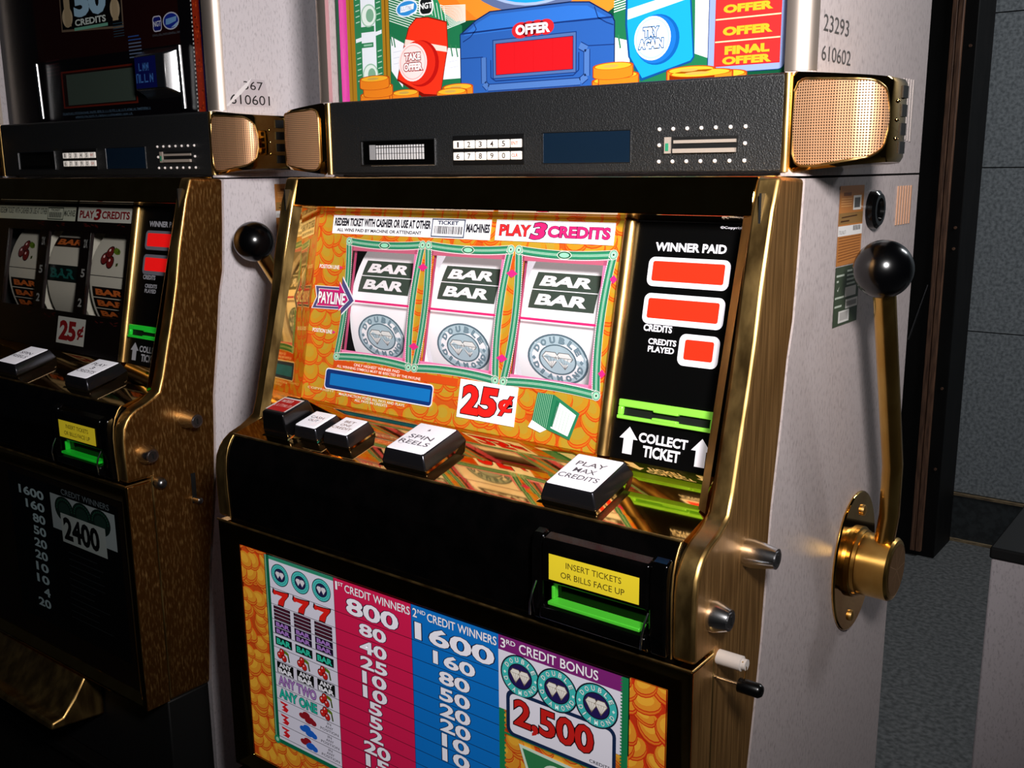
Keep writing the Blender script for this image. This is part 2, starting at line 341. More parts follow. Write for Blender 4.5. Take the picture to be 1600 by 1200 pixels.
def make_machine(name, loc, near):
    root = empty(name, loc)
    G = 0.34 if near else 0.0                      # lamps behind the printed glass: burning in one machine, out in the other
    lam = LAMINATE if near else LAMINATE2
    brush = GOLD_BRUSH if near else GOLD_WORN
    # ---- grey cabinet: an open shell of panels
    seam = [(y + .0015, z) for y, z in SEAM]
    front = [(.0960, -.448)] + [(.0975, -.30)] + seam
    m = MB()
    for a, b in ((XL, XL + .009), (XR - .009, XR)):
        m.prism_x(front + [(.486, .3655), (.486, -.448)], a, b)
    m.box(XL + .009, XR - .009, .478, .486, -.448, .3655); m.box(XL + .009, XR - .009, .175, .478, .357, .3655); m.box(XL + .009, XR - .009, .10, .478, -.448, -.438)
    body = m.build('cabinet_body', lam, root)
    m = MB(); m.box(XL + .012, XR - .012, .30, .305, .05, .355); m.box(XL + .012, XR - .012, .12, .305, .047, .05); m.box(XL + .010, XL + .012, .11, .305, .05, .355); m.box(XR - .012, XR - .010, .11, .305, .05, .355)
    m.build('reel_bay_liner', BLACK, root)
    # ---- cooling slots on the side (each a raised louvre)
    for (ya, yb, za, zb, n, c) in ((.408, .447, .398, .459, 5, 'b4aaa6'), (.413, .464, .316, .355, 6, 'd0a080')):
        lv = mat('louvre_' + c, c, 0.35, 0.4); dk = BLACK
        for i in range(n):
            yy = ya + (yb - ya) * (i + .5) / n; zz = (za + .004 * (n - i) / n if zb > .4 else za)
            m = MB(); m.box(XR - .001, XR + .0012, yy - .0011, yy + .0011, zz, zb); m.box(XR - .001, XR + .0004, yy + .0012, yy + .0030, zz, zb, 1)
            m.build('vent_louvre', [lv, dk], root)
    # ---- top box
    m = MB()
    pr = []
    for cx, cy, a0 in ((XR - .014, .186, -90),):
        pr += [(cx + .014 * math.cos(R(a0 + t)), cy + .014 * math.sin(R(a0 + t))) for t in range(0, 91, 15)]
    right = [(XR - .022, .1725)] + pr + [(XR, .486), (XR - .010, .486), (XR - .010, .200), (XR - .022, .190)]
    m.prism_z(right, .3675, .84); m.prism_z([(MID - x, y) for x, y in right], .3675, .84)
    m.box(XL + .01, XR - .01, .476, .486, .3675, .84); m.box(XL + .01, XR - .01, .200, .476, .83, .84); m.box(XL + .01, XR - .01, .200, .476, .3675, .3725)
    m.build('top_box', lam, root, smooth=35)
    for s_ in (0, 1):                             # bright posts on the front corners of the top box
        m = MB(); q = [(XR - .0225, .1775), (XR - .0225, .1720), (XR - .016, .1705)] + [(XR - .014 + .0148 * math.cos(R(-90 + t)), .186 + .0148 * math.sin(R(-90 + t))) for t in range(10, 81, 14)] + [(XR - .004, .186), (XR - .014, .1775)]
        m.prism_z([(MID - x, y) for x, y in q] if s_ else q, .4508, .84); m.build('corner_post', mat('satin_nickel_post', 'd4c4b8', 0.42, 0.9), root, smooth=35)
    # ---- charcoal band with windows
    m = MB(); m.box(.000, .541, .170, .198, .3705, .4500)
    band = m.build('charcoal_band', BAND, root, bevel=.0025)
    for x0 in (.541, -.0048):                     # rounded bright ends of the band
        m = MB(); m.tube([(x0, .1735, .371), (x0, .1735, .4495)], .0042, 10); m.build('band_end_trim', GOLD_SATIN, root, smooth=40)
    BA = lambda g=0.0, off=.0: Art((0, .170 - off, .370), (1, 0, 0), (0, 0, 1), (0, -1, 0), g)
    # counter display
    def frame(nm, x0, x1, z0, z1, t, mt, dep=.0012):
        m = MB(); X0, X1, Z0, Z1 = x0 / 1e3, x1 / 1e3, .37 + z0 / 1e3, .37 + z1 / 1e3; t /= 1e3
        for a in ((X0 - t, X0, Z0 - t, Z1 + t), (X1, X1 + t, Z0 - t, Z1 + t), (X0, X1, Z0 - t, Z0), (X0, X1, Z1, Z1 + t)): m.box(a[0], a[1], .170 - dep, .172, a[2], a[3])
        return m.build(nm, mt, band)
    frame('display_rim', 50.5, 158, 11, 36, 1.0, STEEL)
    A = BA(.0); A.rect(50.5, 158, 11, 36, '020202', 2)
    gl = ('d6d6da' if near else '10100f')
    A.rect(62, 71.5, 16.3, 32, '9a9a9e' if near else '0c0c0c', 4)
    for i in range(18):
        for (b0, b1) in ((16.3, 22.4), (22.9, 28.4), (29.2, 31.4)): A.rect(72.3 + i * 4.0, 75.2 + i * 4.0, b0, b1, gl, 4)
    A.rect(64, 158, 9.6, 10.6, 'f2eeee' if near else '15110e', 4)
    A.build('segment_display', band)
    # keypad
    m = MB(); m.box(.1845, .2755, .1688, .172, .3797, .4088); kp = m.build('keypad', mat('keypad_black', '0b0b0c', .4), root)
    key_m = mat('keypad_key_white', 'f4ece4', 0.4, 0, 0.25)
    A = BA(0.0, .0030)
    for r_, row in enumerate((('1', '2', '3', '4', '5', 'ENT'), ('6', '7', '8', '9', '0', 'CLR'))):
        for c_, ch in enumerate(row):
            x0 = 185.8 + c_ * 14.85; z0 = 25.8 - r_ * 11.6
            m = MB(); m.box(x0 / 1e3, (x0 + 13.1) / 1e3, .1672, .170, .37 + z0 / 1e3, .37 + (z0 + 8.0) / 1e3); m.build('key', key_m, kp, bevel=.0006)
            if c_ < 5: A.text(ch, x0 + 4.6 + (1.2 if ch == '1' else 0), x0 + 8.6 - (.6 if ch == '1' else 0), z0 + 1.3, z0 + 6.7, '3a2f2c', 1, .01)
            else: A.text(ch, x0 + 1.6, x0 + 9.5, z0 + 2.5, z0 + 5.8, 'd8502c', 1, .01)
    A.build('key_lettering', kp)
    # blue display and card slot
    frame('display_rim', 298, 395, 10.3, 38.4, .7, STEEL, .0005)
    A = BA(); A.rect(298, 395, 10.3, 38.4, mat('blue_display_filter', '0f1f30', 0.2, 0, 0, .5), 1); A.build('blue_display', band)
    m = MB(); m.box(.4312, .5004, .1697, .171, .3873, .4013, 1)
    m.box(.4312, .4370, .1675, .1705, .3873, .4013); m.box(.4400, .4990, .1665, .1705, .3876, .3912); m.box(.4400, .4990, .1680, .1705, .3958, .3985); m.box(.4325, .4355, .1670, .1690, .3895, .3960, 2)
    m.build('card_slot', [mat('card_reader_ivory', 'a89c92', .45), BLACK, mat('card_reader_green', '2f8f6a', .4)], root)
    led = mat('clear_led_lens', 'efe6e2', .15, 0, .05)
    for z_ in (10.4, 24.6, 38.3):
        for i in range(7):
            if z_ == 24.6 and 0 < i < 6: continue
            x_ = .4249 + (.5067 - .4249) * i / 6; m = MB(); n = 8
            m.tube([(x_, .1710, .37 + z_ / 1e3), (x_, .1690, .37 + z_ / 1e3), (x_, .1680, .37 + z_ / 1e3)], [.0019, .0017, .0008], 8); m.build('led_lens', led, band, smooth=60)
    # ---- speaker pods on both corners
    plan = [(.5435, .1725), (.5500, .1672), (.5650, .1655), (.5850, .1650), (.6000, .1662), (.6100, .1695), (.6170, .1755), (.6205, .1850), (.6215, .2000), (.6205, .2250), (.6140, .2440), (.6000, .2560), (.5605, .2620)]
    for s_ in (0, 1):
        fx = (lambda x: MID - x) if s_ else (lambda x: x)
        n = len(plan); m = MB(); cx_, cy_ = .575, .215
        def ring(f, z0, z1):
            out = []
            for i, (x, y) in enumerate(plan):
                t = max(0, (x - .5435) / .078); out.append((fx(cx_ + (x - cx_) * f), cy_ + (y - cy_) * f, z0 + (.0075 * t * z1)))
            return out
        vs = ring(.955, .3705, 1) + ring(1, .3745, 1) + ring(1, .4465, -1) + ring(.955, .4503, -1)
        fs = [tuple(range(n)), tuple(range(4 * n - 1, 3 * n - 1, -1))]
        for k in range(3): fs += [(k * n + i, k * n + (i + 1) % n, (k + 1) * n + (i + 1) % n, (k + 1) * n + i) for i in range(n)]
        m.add(vs, fs); pod = m.build('speaker_pod', GOLD, root, smooth=45)
        # grille: follows the front of the pod
        arc = [0.0]
        for (xa, ya), (xb, yb) in zip(plan, plan[1:]): arc.append(arc[-1] + math.hypot(xb - xa, yb - ya))
        def at(t):
            for i in range(len(plan) - 1):
                if t <= arc[i + 1]:
                    k = (t - arc[i]) / (arc[i + 1] - arc[i]); xa, ya = plan[i]; xb, yb = plan[i + 1]
                    nx, ny = (yb - ya), -(xb - xa); d = math.hypot(nx, ny)
                    return xa + (xb - xa) * k, ya + (yb - ya) * k, nx / d, ny / d
        t0, t1 = .0085, .0850; NC = 26; NR = 10
        m = MB(); cols = []; rim_hi = []; rim_lo = []
        for i in range(NC + 1):
            u = i / NC; t = t0 + (t1 - t0) * u; x, y, nx, ny = at(t)
            e = lambda d, r: r - math.sqrt(max(0, r * r - (r - min(d, r)) ** 2))
            dl, dr = u * (t1 - t0), (1 - u) * (t1 - t0)
            hi = .4440 - e(dl, .010) - e(dr, .020) - .0045 * u; lo = .3755 + e(dl, .010) + e(dr, .018) + .012 * max(0, u - .25)
            row = []
            for j in range(NR + 1):
                z = lo + (hi - lo) * j / NR; bul = .0012 + .0012 * math.sin(math.pi * j / NR)
                row.append((fx(x + nx * bul), y + ny * bul, z)); m.uv[len(m.v) + len(row) - 1] = (t, z)
            m.v += row; cols.append(row); rim_hi.append((fx(x + nx * .0012), y + ny * .0012, hi)); rim_lo.append((fx(x + nx * .0012), y + ny * .0012, lo))
        for i in range(NC):
            for j in range(NR):
                a = i * (NR + 1) + j; m.f.append([a, a + NR + 1, a + NR + 2, a + 1]); m.m.append(0)
        g = m.build('speaker_grille', GRILLE, pod, smooth=60)
        uvl = g.data.uv_layers.new(name='UVMap')
        for lp in g.data.loops: uvl.data[lp.index].uv = m.uv[lp.vertex_index]
        m = MB(); m.tube(rim_hi + rim_lo[::-1] + [rim_hi[0]], .0011, 6); m.build('grille_rim', GOLD_SATIN, pod, smooth=60)
        for k in range(4):
            zz = .3845 + k * .0145; m = MB(); m.box(min(fx(.6190), fx(.6222)), max(fx(.6190), fx(.6222)), .2090, .2220, zz, zz + .0095); m.build('pod_slot', BLACK, pod)
        for k in range(3):
            m = MB(); zz = .3960 + k * .0145; m.tube([(fx(.6195), .199, zz - .002), (fx(.6222), .199, zz), (fx(.6195), .199, zz + .002)], .0014, 6); m.build('pod_stud', GOLD, pod, smooth=60)
    # ---- door: gold end caps
    capprof = PROFILE + [(.0345, .004), (.0345, -.300), (.0955, -.300)] + SEAM
    for k, (a, b) in enumerate(((XR - .020, XR), (XL, XL + .020))):
        m = MB(); m.prism_x(capprof, a, b, 0)
        # the face of the side is brushed, the narrow front edge polished
        xs = b if k == 0 else a
        for fi, f in enumerate(m.f):
            if all(abs(m.v[i][0] - xs) < 1e-6 for i in f): m.m[fi] = 1
        m.build('door_end_cap', [GOLD_SATIN, brush], root, bevel=.0035, seg=3)
    # header bar above the reel glass
    m = MB(); m.prism_x([(.1140, .3370), (.1190, .3560), (.1225, .3680), (.1690, .3690), (.1690, .3440), (.1420, .3295)], XL + .019, XR - .019)
    m.build('header_bar', GOLD, root, bevel=.002)
    # inner walls of the reel recess
    m = MB(); iL, iR = XL + .0195, XR - .0195
    TLf, TRf = (iL, .1138, .3372), (iR, .1138, .3372); BLf, BRf = (iL, .050, .1085), (iR, .050, .1085)
    TLb, TRb = gpt(.0110, .2042, .0005), gpt(.5265, .2042, .0005); BLb, BRb = gpt(.0125, -.006, .0005), gpt(.5255, -.006, .0005)
    for s_ in (1, -1):
        X_ = lambda x: x if s_ == 1 else MID - x
        tb, bb = (TLb, BLb) if s_ == 1 else (TRb, BRb)
        tm_, bm_ = (X_(.0045), .1188, .3355), (X_(.0045), .0560, .1090)
        m.add([(X_(iL), .1138, .3372), tm_, bm_, (X_(iL), .0500, .1085)], [(0, 1, 2, 3)], 1); m.add([tm_, tb, bb, bm_], [(0, 1, 2, 3)])
    m.add([TLf, TRf, TRb, TLb], [(0, 1, 2, 3)])
    m.build('reel_recess_wall', [GOLD, GOLD_SATIN], root)
    # ---- button deck
    m = MB(); dk = [(.0150, .0965), (.0300, .1006), (.0620, .1092), (.0965, .1240), (.1050, .1180), (.0300, .0880)]
    m.prism_x(dk, iL, iR); deck = m.build('button_deck', GOLD, root)
    m = MB(); m.tube([(iL, .0140, .0965), (iR, .0140, .0965)], .0013, 8); m.build('deck_front_bead', GOLD_SATIN, root, smooth=60)
    DV = Vector((0, .9658, .2591)); DN = Vector((0, -.2591, .9658)); DO = Vector((0, .015, .0967))
    dpt = lambda x, v, h: tuple(DO + Vector((x, 0, 0)) * .001 + DV * (v * .001) + DN * (h * .001))
    def button(nm, cx, cv, w_, d_, h_, sidec, topc, words, wc='57505a', ring=None):
        m = MB(); a, b = w_ / 2, d_ / 2
        def sq(k, h): return [dpt(cx + sx * a * k, cv + sv * b * k, h) for sx, sv in ((-1, -1), (1, -1), (1, 1), (-1, 1))]
        vs = sq(1, 0) + sq(1, h_ * .25) + sq(.86, h_); fs = [(3, 2, 1, 0), (8, 9, 10, 11)]
        for k in range(2): fs += [(k * 4 + i, k * 4 + (i + 1) % 4, k * 4 + 4 + (i + 1) % 4, k * 4 + 4 + i) for i in range(4)]
        m.add(vs, fs); btn = m.build(nm, sidec, root, bevel=.0014)
        m = MB(); m.add(sq(.84, h_ - .4) + sq(.80, h_ + .8), [(4, 5, 6, 7)] + [(i, (i + 1) % 4, 4 + (i + 1) % 4, 4 + i) for i in range(4)]); m.build('button_cap', topc, btn, bevel=.0012)
        A = Art(dpt(0, 0, h_ + .95), (1, 0, 0), DV, DN, 0)
        if words:
            n = len(words); pitch = d_ * .17
            for i, wd in enumerate(words):
                yy = cv + ((n - 1) / 2 - i) * pitch; hw = w_ * .066 * len(wd)
                A.text(wd, cx - min(hw, a * .72), cx + min(hw, a * .72), yy - d_ * .055, yy + d_ * .055, wc, 1, .008)
        if ring: ring(A)
        if A.v: A.build('button_lettering', btn)
        m = MB(); m.add(sq(1.10, .1) + sq(1.02, 1.2), [(4, 5, 6, 7)] + [(i, (i + 1) % 4, 4 + (i + 1) % 4, 4 + i) for i in range(4)]); m.build('button_escutcheon', GOLD, btn)
    side_m = mat('button_side_chromed', '3a3a40', 0.20, 0.8); capw = mat('button_cap_white', 'f3eff6', 0.35, 0, .30 if near else .05)
    def spin_marks(A):
        A.poly([(236, 53), (240, 53), (238, 57)], '6a646c', 1)
        for k in range(20):
            a0, a1 = 2 * math.pi * k / 20, 2 * math.pi * (k + 1) / 20
            A.line([(226 + 5 * math.cos(a0), 30 + 6 * math.sin(a0)), (226 + 5 * math.cos(a1), 30 + 6 * math.sin(a1))], .5, 'b3acb8', 1)
    if near:
        button('play_max_button', 428, 40, 56, 62, 16, side_m, capw, ('PLAY', 'MAX', 'CREDITS'))
        button('spin_button', 240, 40, 56, 62, 16, side_m, capw, ('', 'SPIN', 'REELS'), ring=spin_marks)
        button('bet_one_button', 138, 37, 38, 38, 14, side_m, capw, ('BET', 'ONE', 'CREDIT'), '8a6a58')
        button('cash_out_button', 92, 37, 36, 38, 14, side_m, capw, ('CASH', 'OUT'))
        def red(A): A.rect(37, 69, 19, 47, 'e6dedd', .5); A.rect(39.5, 66.5, 19, 44.5, 'c01a20', 1); scribble(A, 43, 60, 37, 42, 'e9d9d6', 2, 3); scribble(A, 40, 64, 28, 33, 'e9b8b4', 2, 4)
        button('change_button', 53, 33, 38, 44, 27, mat('change_button_black', '0a0a0b', .18), mat('change_cap_black', '101012', .3), None, ring=red)
    else:
        button('play_credits_button', 418, 42, 56, 60, 16, side_m, capw, ('PLAY', '3', 'CREDITS')); button('spin_button', 240, 40, 56, 62, 16, side_m, capw, ('SPIN', 'REELS'))
    # ---- apron below the deck
    m = MB(); m.prism_x(APRON + [(.04, -.006), (.04, .080)], iL - .0002, iR + .0002); apron = m.build('apron_panel', BLACK_GLOSS, root, smooth=40)
    for x_ in (iL + .001, iR - .001):
        m = MB(); m.tube([(x_, y - .0008, z) for y, z in APRON[:-1]], .0009, 8); m.build('apron_bead', GOLD_SATIN, root, smooth=60)
    # bill acceptor
    m = MB(); pr = [(.004, .0835), (-.0072, .0800), (-.0090, .0745), (-.0090, .0445), (-.0060, .0420), (.002, .0400), (.002, .0260), (-.012, .0215), (-.013, .0130), (-.004, .0060), (.006, .0060)]
    m.prism_x(pr, .424, .524); m.prism_x([(.004, .0855), (-.0050, .0820), (-.0080, .0720), (-.0075, .0200), (-.004, .0060), (.006, .0060)], .524, .5385); m.prism_x([(.004, .0855), (-.0050, .0820), (-.0080, .0720), (-.0075, .0200), (-.004, .0060), (.006, .0060)], .4125, .424)
    acc = m.build('bill_acceptor', BLACK_GLOSS, root, bevel=.0018)
    A = Art((0, -.0098, 0), (1, 0, 0), (0, 0, 1), (0, -1, 0), 0)
    A.rect(432.2, 517, 47.0, 69.2, mat('yellow_sticker', 'f6dc2e', .5, 0, .12 if near else .02), 1)
    A.text('INSERT TICKETS', 449, 501, 60.0, 65.2, '5a4c1a', 2, .004); A.text('OR BILLS FACE UP', 444, 504, 51.0, 56.2, '5a4c1a', 2, .004)
    A.build('insert_label', acc, 'yellow label reading insert tickets or bills face up')
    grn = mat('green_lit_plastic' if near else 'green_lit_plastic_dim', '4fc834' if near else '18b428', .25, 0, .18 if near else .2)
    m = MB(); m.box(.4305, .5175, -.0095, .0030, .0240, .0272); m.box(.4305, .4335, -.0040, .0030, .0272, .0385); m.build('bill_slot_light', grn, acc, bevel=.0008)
    for x_ in (.4185, .5245):
        m = MB(); m.tube([(x_, -.0085, .0420), (x_ - .001, -.0125, .0340), (x_ - .002, -.0145, .0240), (x_ - .004, -.0120, .0120)], .0010, 8); m.build('slot_guard_wire', CHROME, acc, smooth=60)
    # ---- belly door
    m = MB(); bz0, bz1 = -.300, -.0005; a0, a1, c0, c1 = .002, .534, -.284, -.0265
    outer = [(XL + .0003, 0, bz0), (XR - .0003, 0, bz0), (XR - .0003, 0, bz1), (XL + .0003, 0, bz1)]; outer_b = [(x, .0335, z) for x, y, z in outer]
    flat = [(XL + .006, -.0015, bz0 + .005), (XR - .006, -.0015, bz0 + .005), (XR - .006, -.0015, bz1 - .006), (XL + .006, -.0015, bz1 - .006)]
    inner = [(a0, .0068, c0), (a1, .0068, c0), (a1, .0068, c1), (a0, .0068, c1)]; inner_b = [(x, .012, z) for x, y, z in inner]
    rings = [outer_b, outer, flat, inner, inner_b]; vs = [p for r_ in rings for p in r_]
    m.add(vs, [(k * 4 + i, k * 4 + (i + 1) % 4, k * 4 + 4 + (i + 1) % 4, k * 4 + 4 + i) for k in range(4) for i in range(4)])
    bd = m.build('belly_door', [GOLD], root, bevel=.0012)
    sp = MB(); sp.add([(XR - .0001, .0005, bz0), (XR - .0001, .0330, bz0), (XR - .0001, .0330, bz1 - .001), (XR - .0001, .0005, bz1 - .001)], [(0, 1, 2, 3)]); sp.build('belly_door_side', brush, bd)
    m = MB(); m.tube([(XL + .001, -.0010, .0004), (XR - .001, -.0010, .0004)], .0012, 8); m.tube([(XR - .001, -.0010, .0004), (XR - .0005, .0335, .0012)], .0012, 8); m.build('belly_door_bead', GOLD_SATIN, root, smooth=60)
    m = MB(); m.box(a0, a1, .0085, .0118, c0, c1); bg = m.build('belly_glass', mat('belly_glass_ground', '120c08', .2), root)
    belly_art(bg, near, G)
    # lower panel with the coin tray
    m = MB(); m.prism_x([(.030, -.302), (.004, -.306), (-.012, -.330), (-.030, -.350), (-.046, -.352), (-.048, -.362), (.030, -.372)], .135, .400); m.build('coin_tray', GOLD_SATIN, root, bevel=.003)
    m = MB(); m.box(XL + .002, XR - .002, .031, .094, -.449, -.3015); m.build('base_panel', BLACK, root, bevel=.002)
    # ---- reels
    RR = .105; cen = GO + GV * .109 - GN * (.008 + RR)
    for wi, xr in enumerate((.066, .182, .2985)):
        m = MB(); N = 64
        m.lathe_x([(xr, RR - .006), (xr, RR), (xr + .0925, RR), (xr + .0925, RR - .006)], cen.y, cen.z, N)
        reel = m.build('reel', mat('reel_strip_white' if near else 'reel_strip_grey', 'f6f2f6' if near else 'c9c4b4', .5, 0, .30 if near else .0), root, smooth=40)
        m = MB(); m.lathe_x([(xr + .002, RR - .008), (xr + .003, .02)], cen.y, cen.z, 32); m.build('reel_rim', mat('reel_rim_grey', '4a555c', .5), reel, smooth=40)
        def onreel(a, b, l):
            th = b * .001 / RR; r_ = RR + .0002 + l * .0001
            return Vector((xr + a * .001, 0, 0)) + Vector((0, cen.y, cen.z)) + (GN * math.cos(th) + GV * math.sin(th)) * r_
        A = Art((0, 0, 0), (1, 0, 0), (0, 0, 1), (0, -1, 0), .18 if near else 0, onreel)
        def bar(x0, x1, s0, s1, ground, letters, thick=3.5, off=.045, sh=.25):
            nst = 6
            for i in range(nst): A.rect(x0, x1, s0 + (s1 - s0) * i / nst, s0 + (s1 - s0) * (i + 1) / nst, ground, 1)
            h = s1 - s0; A.text('BAR', x0 + 8, x1 - 8, s0 + h * .2, s1 - h * .2, letters, 2.5, off, shear=sh)
        if near:
            bar(9, 84, 29.5, 47.6, '3f4b42', 'f6f0f4'); bar(9, 84, 10.5, 28.6, '3f4b42', 'f6f0f4')
            diamond_badge(A, 46.5, -36.6, 35, 25, 1, '5d7480', 'b7cdd8', 'b7cdd8', '7d96a4', 'f4f4f2', '75777a')
        elif wi == 1:
            bar(0, 84, 36, 52, '201008', 'c2622a'); bar(0, 84, -16, 8, '0d1512', '1d5a52', sh=0)
        else:
            cherries(A, 40, 22, 11, 1, '6e1a18'); A.rect(0, 92, -2.5, -1.5, '2a2a28', 1)
            for s_ in (-32, -48, -64): bar(6, 92, s_, s_ + 14.5, '140a06', 'c8642a', off=.05, sh=0)
        A.build('reel_print', reel)
    # ---- printed reel glass
    reel_glass(root, near, G)
    # ---- side fittings: locks, bolt, latch pin, lever, stickers
    for (y_, z_, L_, r0, r1) in ((.0880, .0690, .0260, .0118, .0085), (.0290, .0355, .0150, .0125, .0085)):
        m = MB(); m.lathe_x([(XR - .002, r0), (XR + L_ * .25, r0), (XR + L_, r1), (XR + L_, r1 * .8)], y_, z_, 28); lk = m.build('lock_barrel', CHROME, root, smooth=35)
        m = MB(); m.lathe_x([(XR + L_ - .001, r1 * .78), (XR + L_ + .0006, r1 * .74)], y_, z_, 20); m.box(XR + L_ + .0004, XR + L_ + .0012, y_ - .0008, y_ + .0008, z_ - .0035, z_ + .0035, 1); m.build('key_plug', [STEEL, BLACK], lk)
    if near:
        m = MB(); m.lathe_x([(XR - .001, .0062), (XR + .0200, .0062), (XR + .0205, .0045), (XR + .0240, .0045)], .0430, -.0045, 14); m.build('nylon_bolt', mat('nylon_white', 'd9cfc8', .5), root, smooth=35)
        m = MB(); m.tube([(XR - .001, .0380, -.0200), (XR + .0250, .0380, -.0200)], .0014, 8); pin = m.build('latch_pin', CHROME, root, smooth=60)
        m = MB(); m.lathe_x([(XR + .0200, .0035), (XR + .0205, .0058), (XR + .0370, .0058), (XR + .0395, .0040), (XR + .0402, .0015)], .0380, -.0200, 16); m.build('latch_grip', mat('grip_rubber_black', '050505', .25), pin, smooth=40)
        m = MB(); m.tube([(XR + .0215, .0400, -.0010), (XR + .0240, .0420, -.0060), (XR + .0235, .0410, -.0140), (XR + .0215, .0385, -.0185)], .0007, 6); m.build('latch_chain', GOLD_SATIN, pin, smooth=60)
    else:
        m = MB(); m.lathe_x([(XR - .001, .0075), (XR + .0060, .0075), (XR + .0110, .0055), (XR + .0125, .0025)], .0430, -.0045, 16); m.build('steel_stud', STEEL, root, smooth=50)
        m = MB(); m.box(XR - .001, XR + .0008, .0900, .0965, -.0450, -.0050); sl = m.build('latch_slot', BLACK, root)
        m = MB(); m.tube([(XR - .001, .0932, -.0400), (XR + .0130, .0932, -.0400), (XR + .0145, .0932, -.0400)], [.0040, .0040, .0020], 10); m.build('latch_stud', STEEL, sl, smooth=50)
    # lever
    m = MB(); py, pz = .352, -.024; n = 40
    pl = [(py + .060 * math.cos(2 * math.pi * k / n), pz + .0745 * math.sin(2 * math.pi * k / n)) for k in range(n)]
    m.prism_x(pl, XR, XR + .0035); plate = m.build('lever_plate', GOLD, root, bevel=.0015)
    for (yy, zz) in ((py + .012, pz + .052), (py - .006, pz - .058)):
        m = MB(); m.lathe_x([(XR + .003, .0060), (XR + .0060, .0055), (XR + .0072, .0025)], yy, zz, 14); m.build('plate_screw', GOLD_SATIN, plate, smooth=50)
    m = MB(); m.lathe_x([(XR + .003, .0370), (XR + .0075, .0370), (XR + .0085, .0345), (XR + .0120, .0340), (XR + .0125, .0325), (XR + .0415, .0325), (XR + .0440, .0305), (XR + .0450, .0270)], py, pz, 48); m.build('lever_hub', GOLD_SHAFT, plate, smooth=30)
    A = Art((XR + .0451, 0, 0), (0, 1, 0), (0, 0, 1), (1, 0, 0), 0)
    etch = mat('etched_gold', 'b88b52', .4, 1.0)
    A.ell(py * 1e3, pz * 1e3, 26.5, 26.5, etch, 1, 36)
    for k in range(7):
        a_ = 2 * math.pi * k / 7; A.line([(py * 1e3, pz * 1e3), (py * 1e3 + 25 * math.cos(a_), pz * 1e3 + 25 * math.sin(a_))], .8, GOLD, 2)
    A.build('hub_face', plate)
    lean = 0.0 if near else -.066
    base = Vector((XR + .0320, py - .004, pz + .030)); el = Vector((XR + .0395, py - .012 + lean * .15, pz + .090)); top = Vector((XR + .0450, .2440 + lean, .2880))
    path = [base, base.lerp(el, .5) + Vector((.0005, 0, 0))]
    for i in range(1, 7): path.append(el.lerp(top, (i - .3) / 6.0))
    rad = [.0098] * len(path); m = MB(); m.tube(path, rad, 20); m.build('lever_shaft', GOLD_SHAFT, plate, smooth=60)
    m = MB(); bm = bmesh.new(); bmesh.ops.create_uvsphere(bm, u_segments=40, v_segments=24, radius=.0252)
    bm.verts.ensure_lookup_table(); m.add([tuple(v.co + top) for v in bm.verts], [tuple(v.index for v in f.verts) for f in bm.faces]); bm.free(); m.build('lever_knob', BALL, plate, smooth=80)
    # cam lock ring
    m = MB(); m.lathe_x([(XR - .001, .0185), (XR + .0060, .0180), (XR + .0085, .0150), (XR + .0085, .0110), (XR + .0050, .0100)], .341, .3345, 28); m.build('cam_lock', mat('cam_lock_black', '0a0a0b', .12, .3), root, smooth=35)
    SA = lambda: Art((XR + .0004, 0, 0), (0, 1, 0), (0, 0, 1), (1, 0, 0), 0)
    A = SA()
    A.rect(252.5, 315.5, 287, 358, 'b8763a', 1)
    for i in range(9): A.line([(256, 291 + i * 2.6), (312, 293 + i * 2.4)], .7, '7c4416', 2)
    for i in range(4): A.line([(257, 340 + i * 2.2), (284, 340 + i * 2.2)], .6, 'e0a868', 2)
    A.rect(262, 282, 349, 352, '7c4416', 2); A.rect(253.5, 315, 324, 334, '8e6a3a', 2); A.line([(260, 330), (300, 331)], 1.2, '4a2c10', 3); A.line([(258, 326.5), (280, 326.8)], 1.4, '4a2c10', 3)
    A.rect(288, 309, 336, 349, 'e8e2da', 2); A.rect(291, 306, 338, 347, '5c5a58', 3)
    A.rect(252.5, 315.5, 313.5, 322.5, 'e9e6e4', 3)
    for i in range(9): A.rect(291 + i * 2.2, 292.3 + i * 2.2, 317.5, 322, '3e3c3c', 4)
    scribble(A, 255, 272, 315.2, 318.4, 'a8a4a2', 4, 2); A.build('licence_sticker', root, 'orange licence sticker with barcodes')
    A = SA(); gs = '3f4a38'
    A.rect(252.5, 316, 231.5, 286, gs, 1)
    for (a, b, c) in ((256, 276, 277), (257, 262, 272), (283, 303, 280), (283, 300, 276), (283, 301, 272), (283, 305, 268), (255, 278, 257), (255, 273, 249)): A.rect(a, b, c, c + 1.8, 'b9c2b4', 2)
    A.poly([(259, 266), (261, 263.5), (265, 268.5), (261, 265)], 'c9d0c4', 2)
    A.rect(280, 309, 257, 266, 'c9c5c0', 2); A.rect(283, 315, 246, 254.5, 'd5d1cc', 2); A.rect(285, 312, 248, 252.5, '8c8884', 3); A.rect(266, 294, 234, 245, 'd9d6d2', 2); A.rect(270, 290, 236, 243.5, 'b4b0ac', 3)
    A.build('approval_sticker', root, 'dark green approval sticker with barcodes')
    A = SA()
    if near:
        A.text('23293', 193, 251, 482.5, 495.5, '4c4846', 1, .0); A.text('610602', 192, 259, 459.5, 471.5, '4c4846', 1, .0); A.build('asset_number', root)
    else:
        A.poly([(184, 456.5), (222, 491), (246, 491), (254, 457)], 'cfc5ca', 1); A.text('367', 212, 243, 477.5, 488, '2c2828', 2, .0); A.text('610601', 190, 253, 459, 471, '2c2828', 2, .0)
        A.poly([(183, 456), (205, 477), (226, 493), (219, 482), (208, 472), (194, 462), (187, 456)], 'f4eef0', 3); A.build('asset_number', root, 'torn white asset number label')
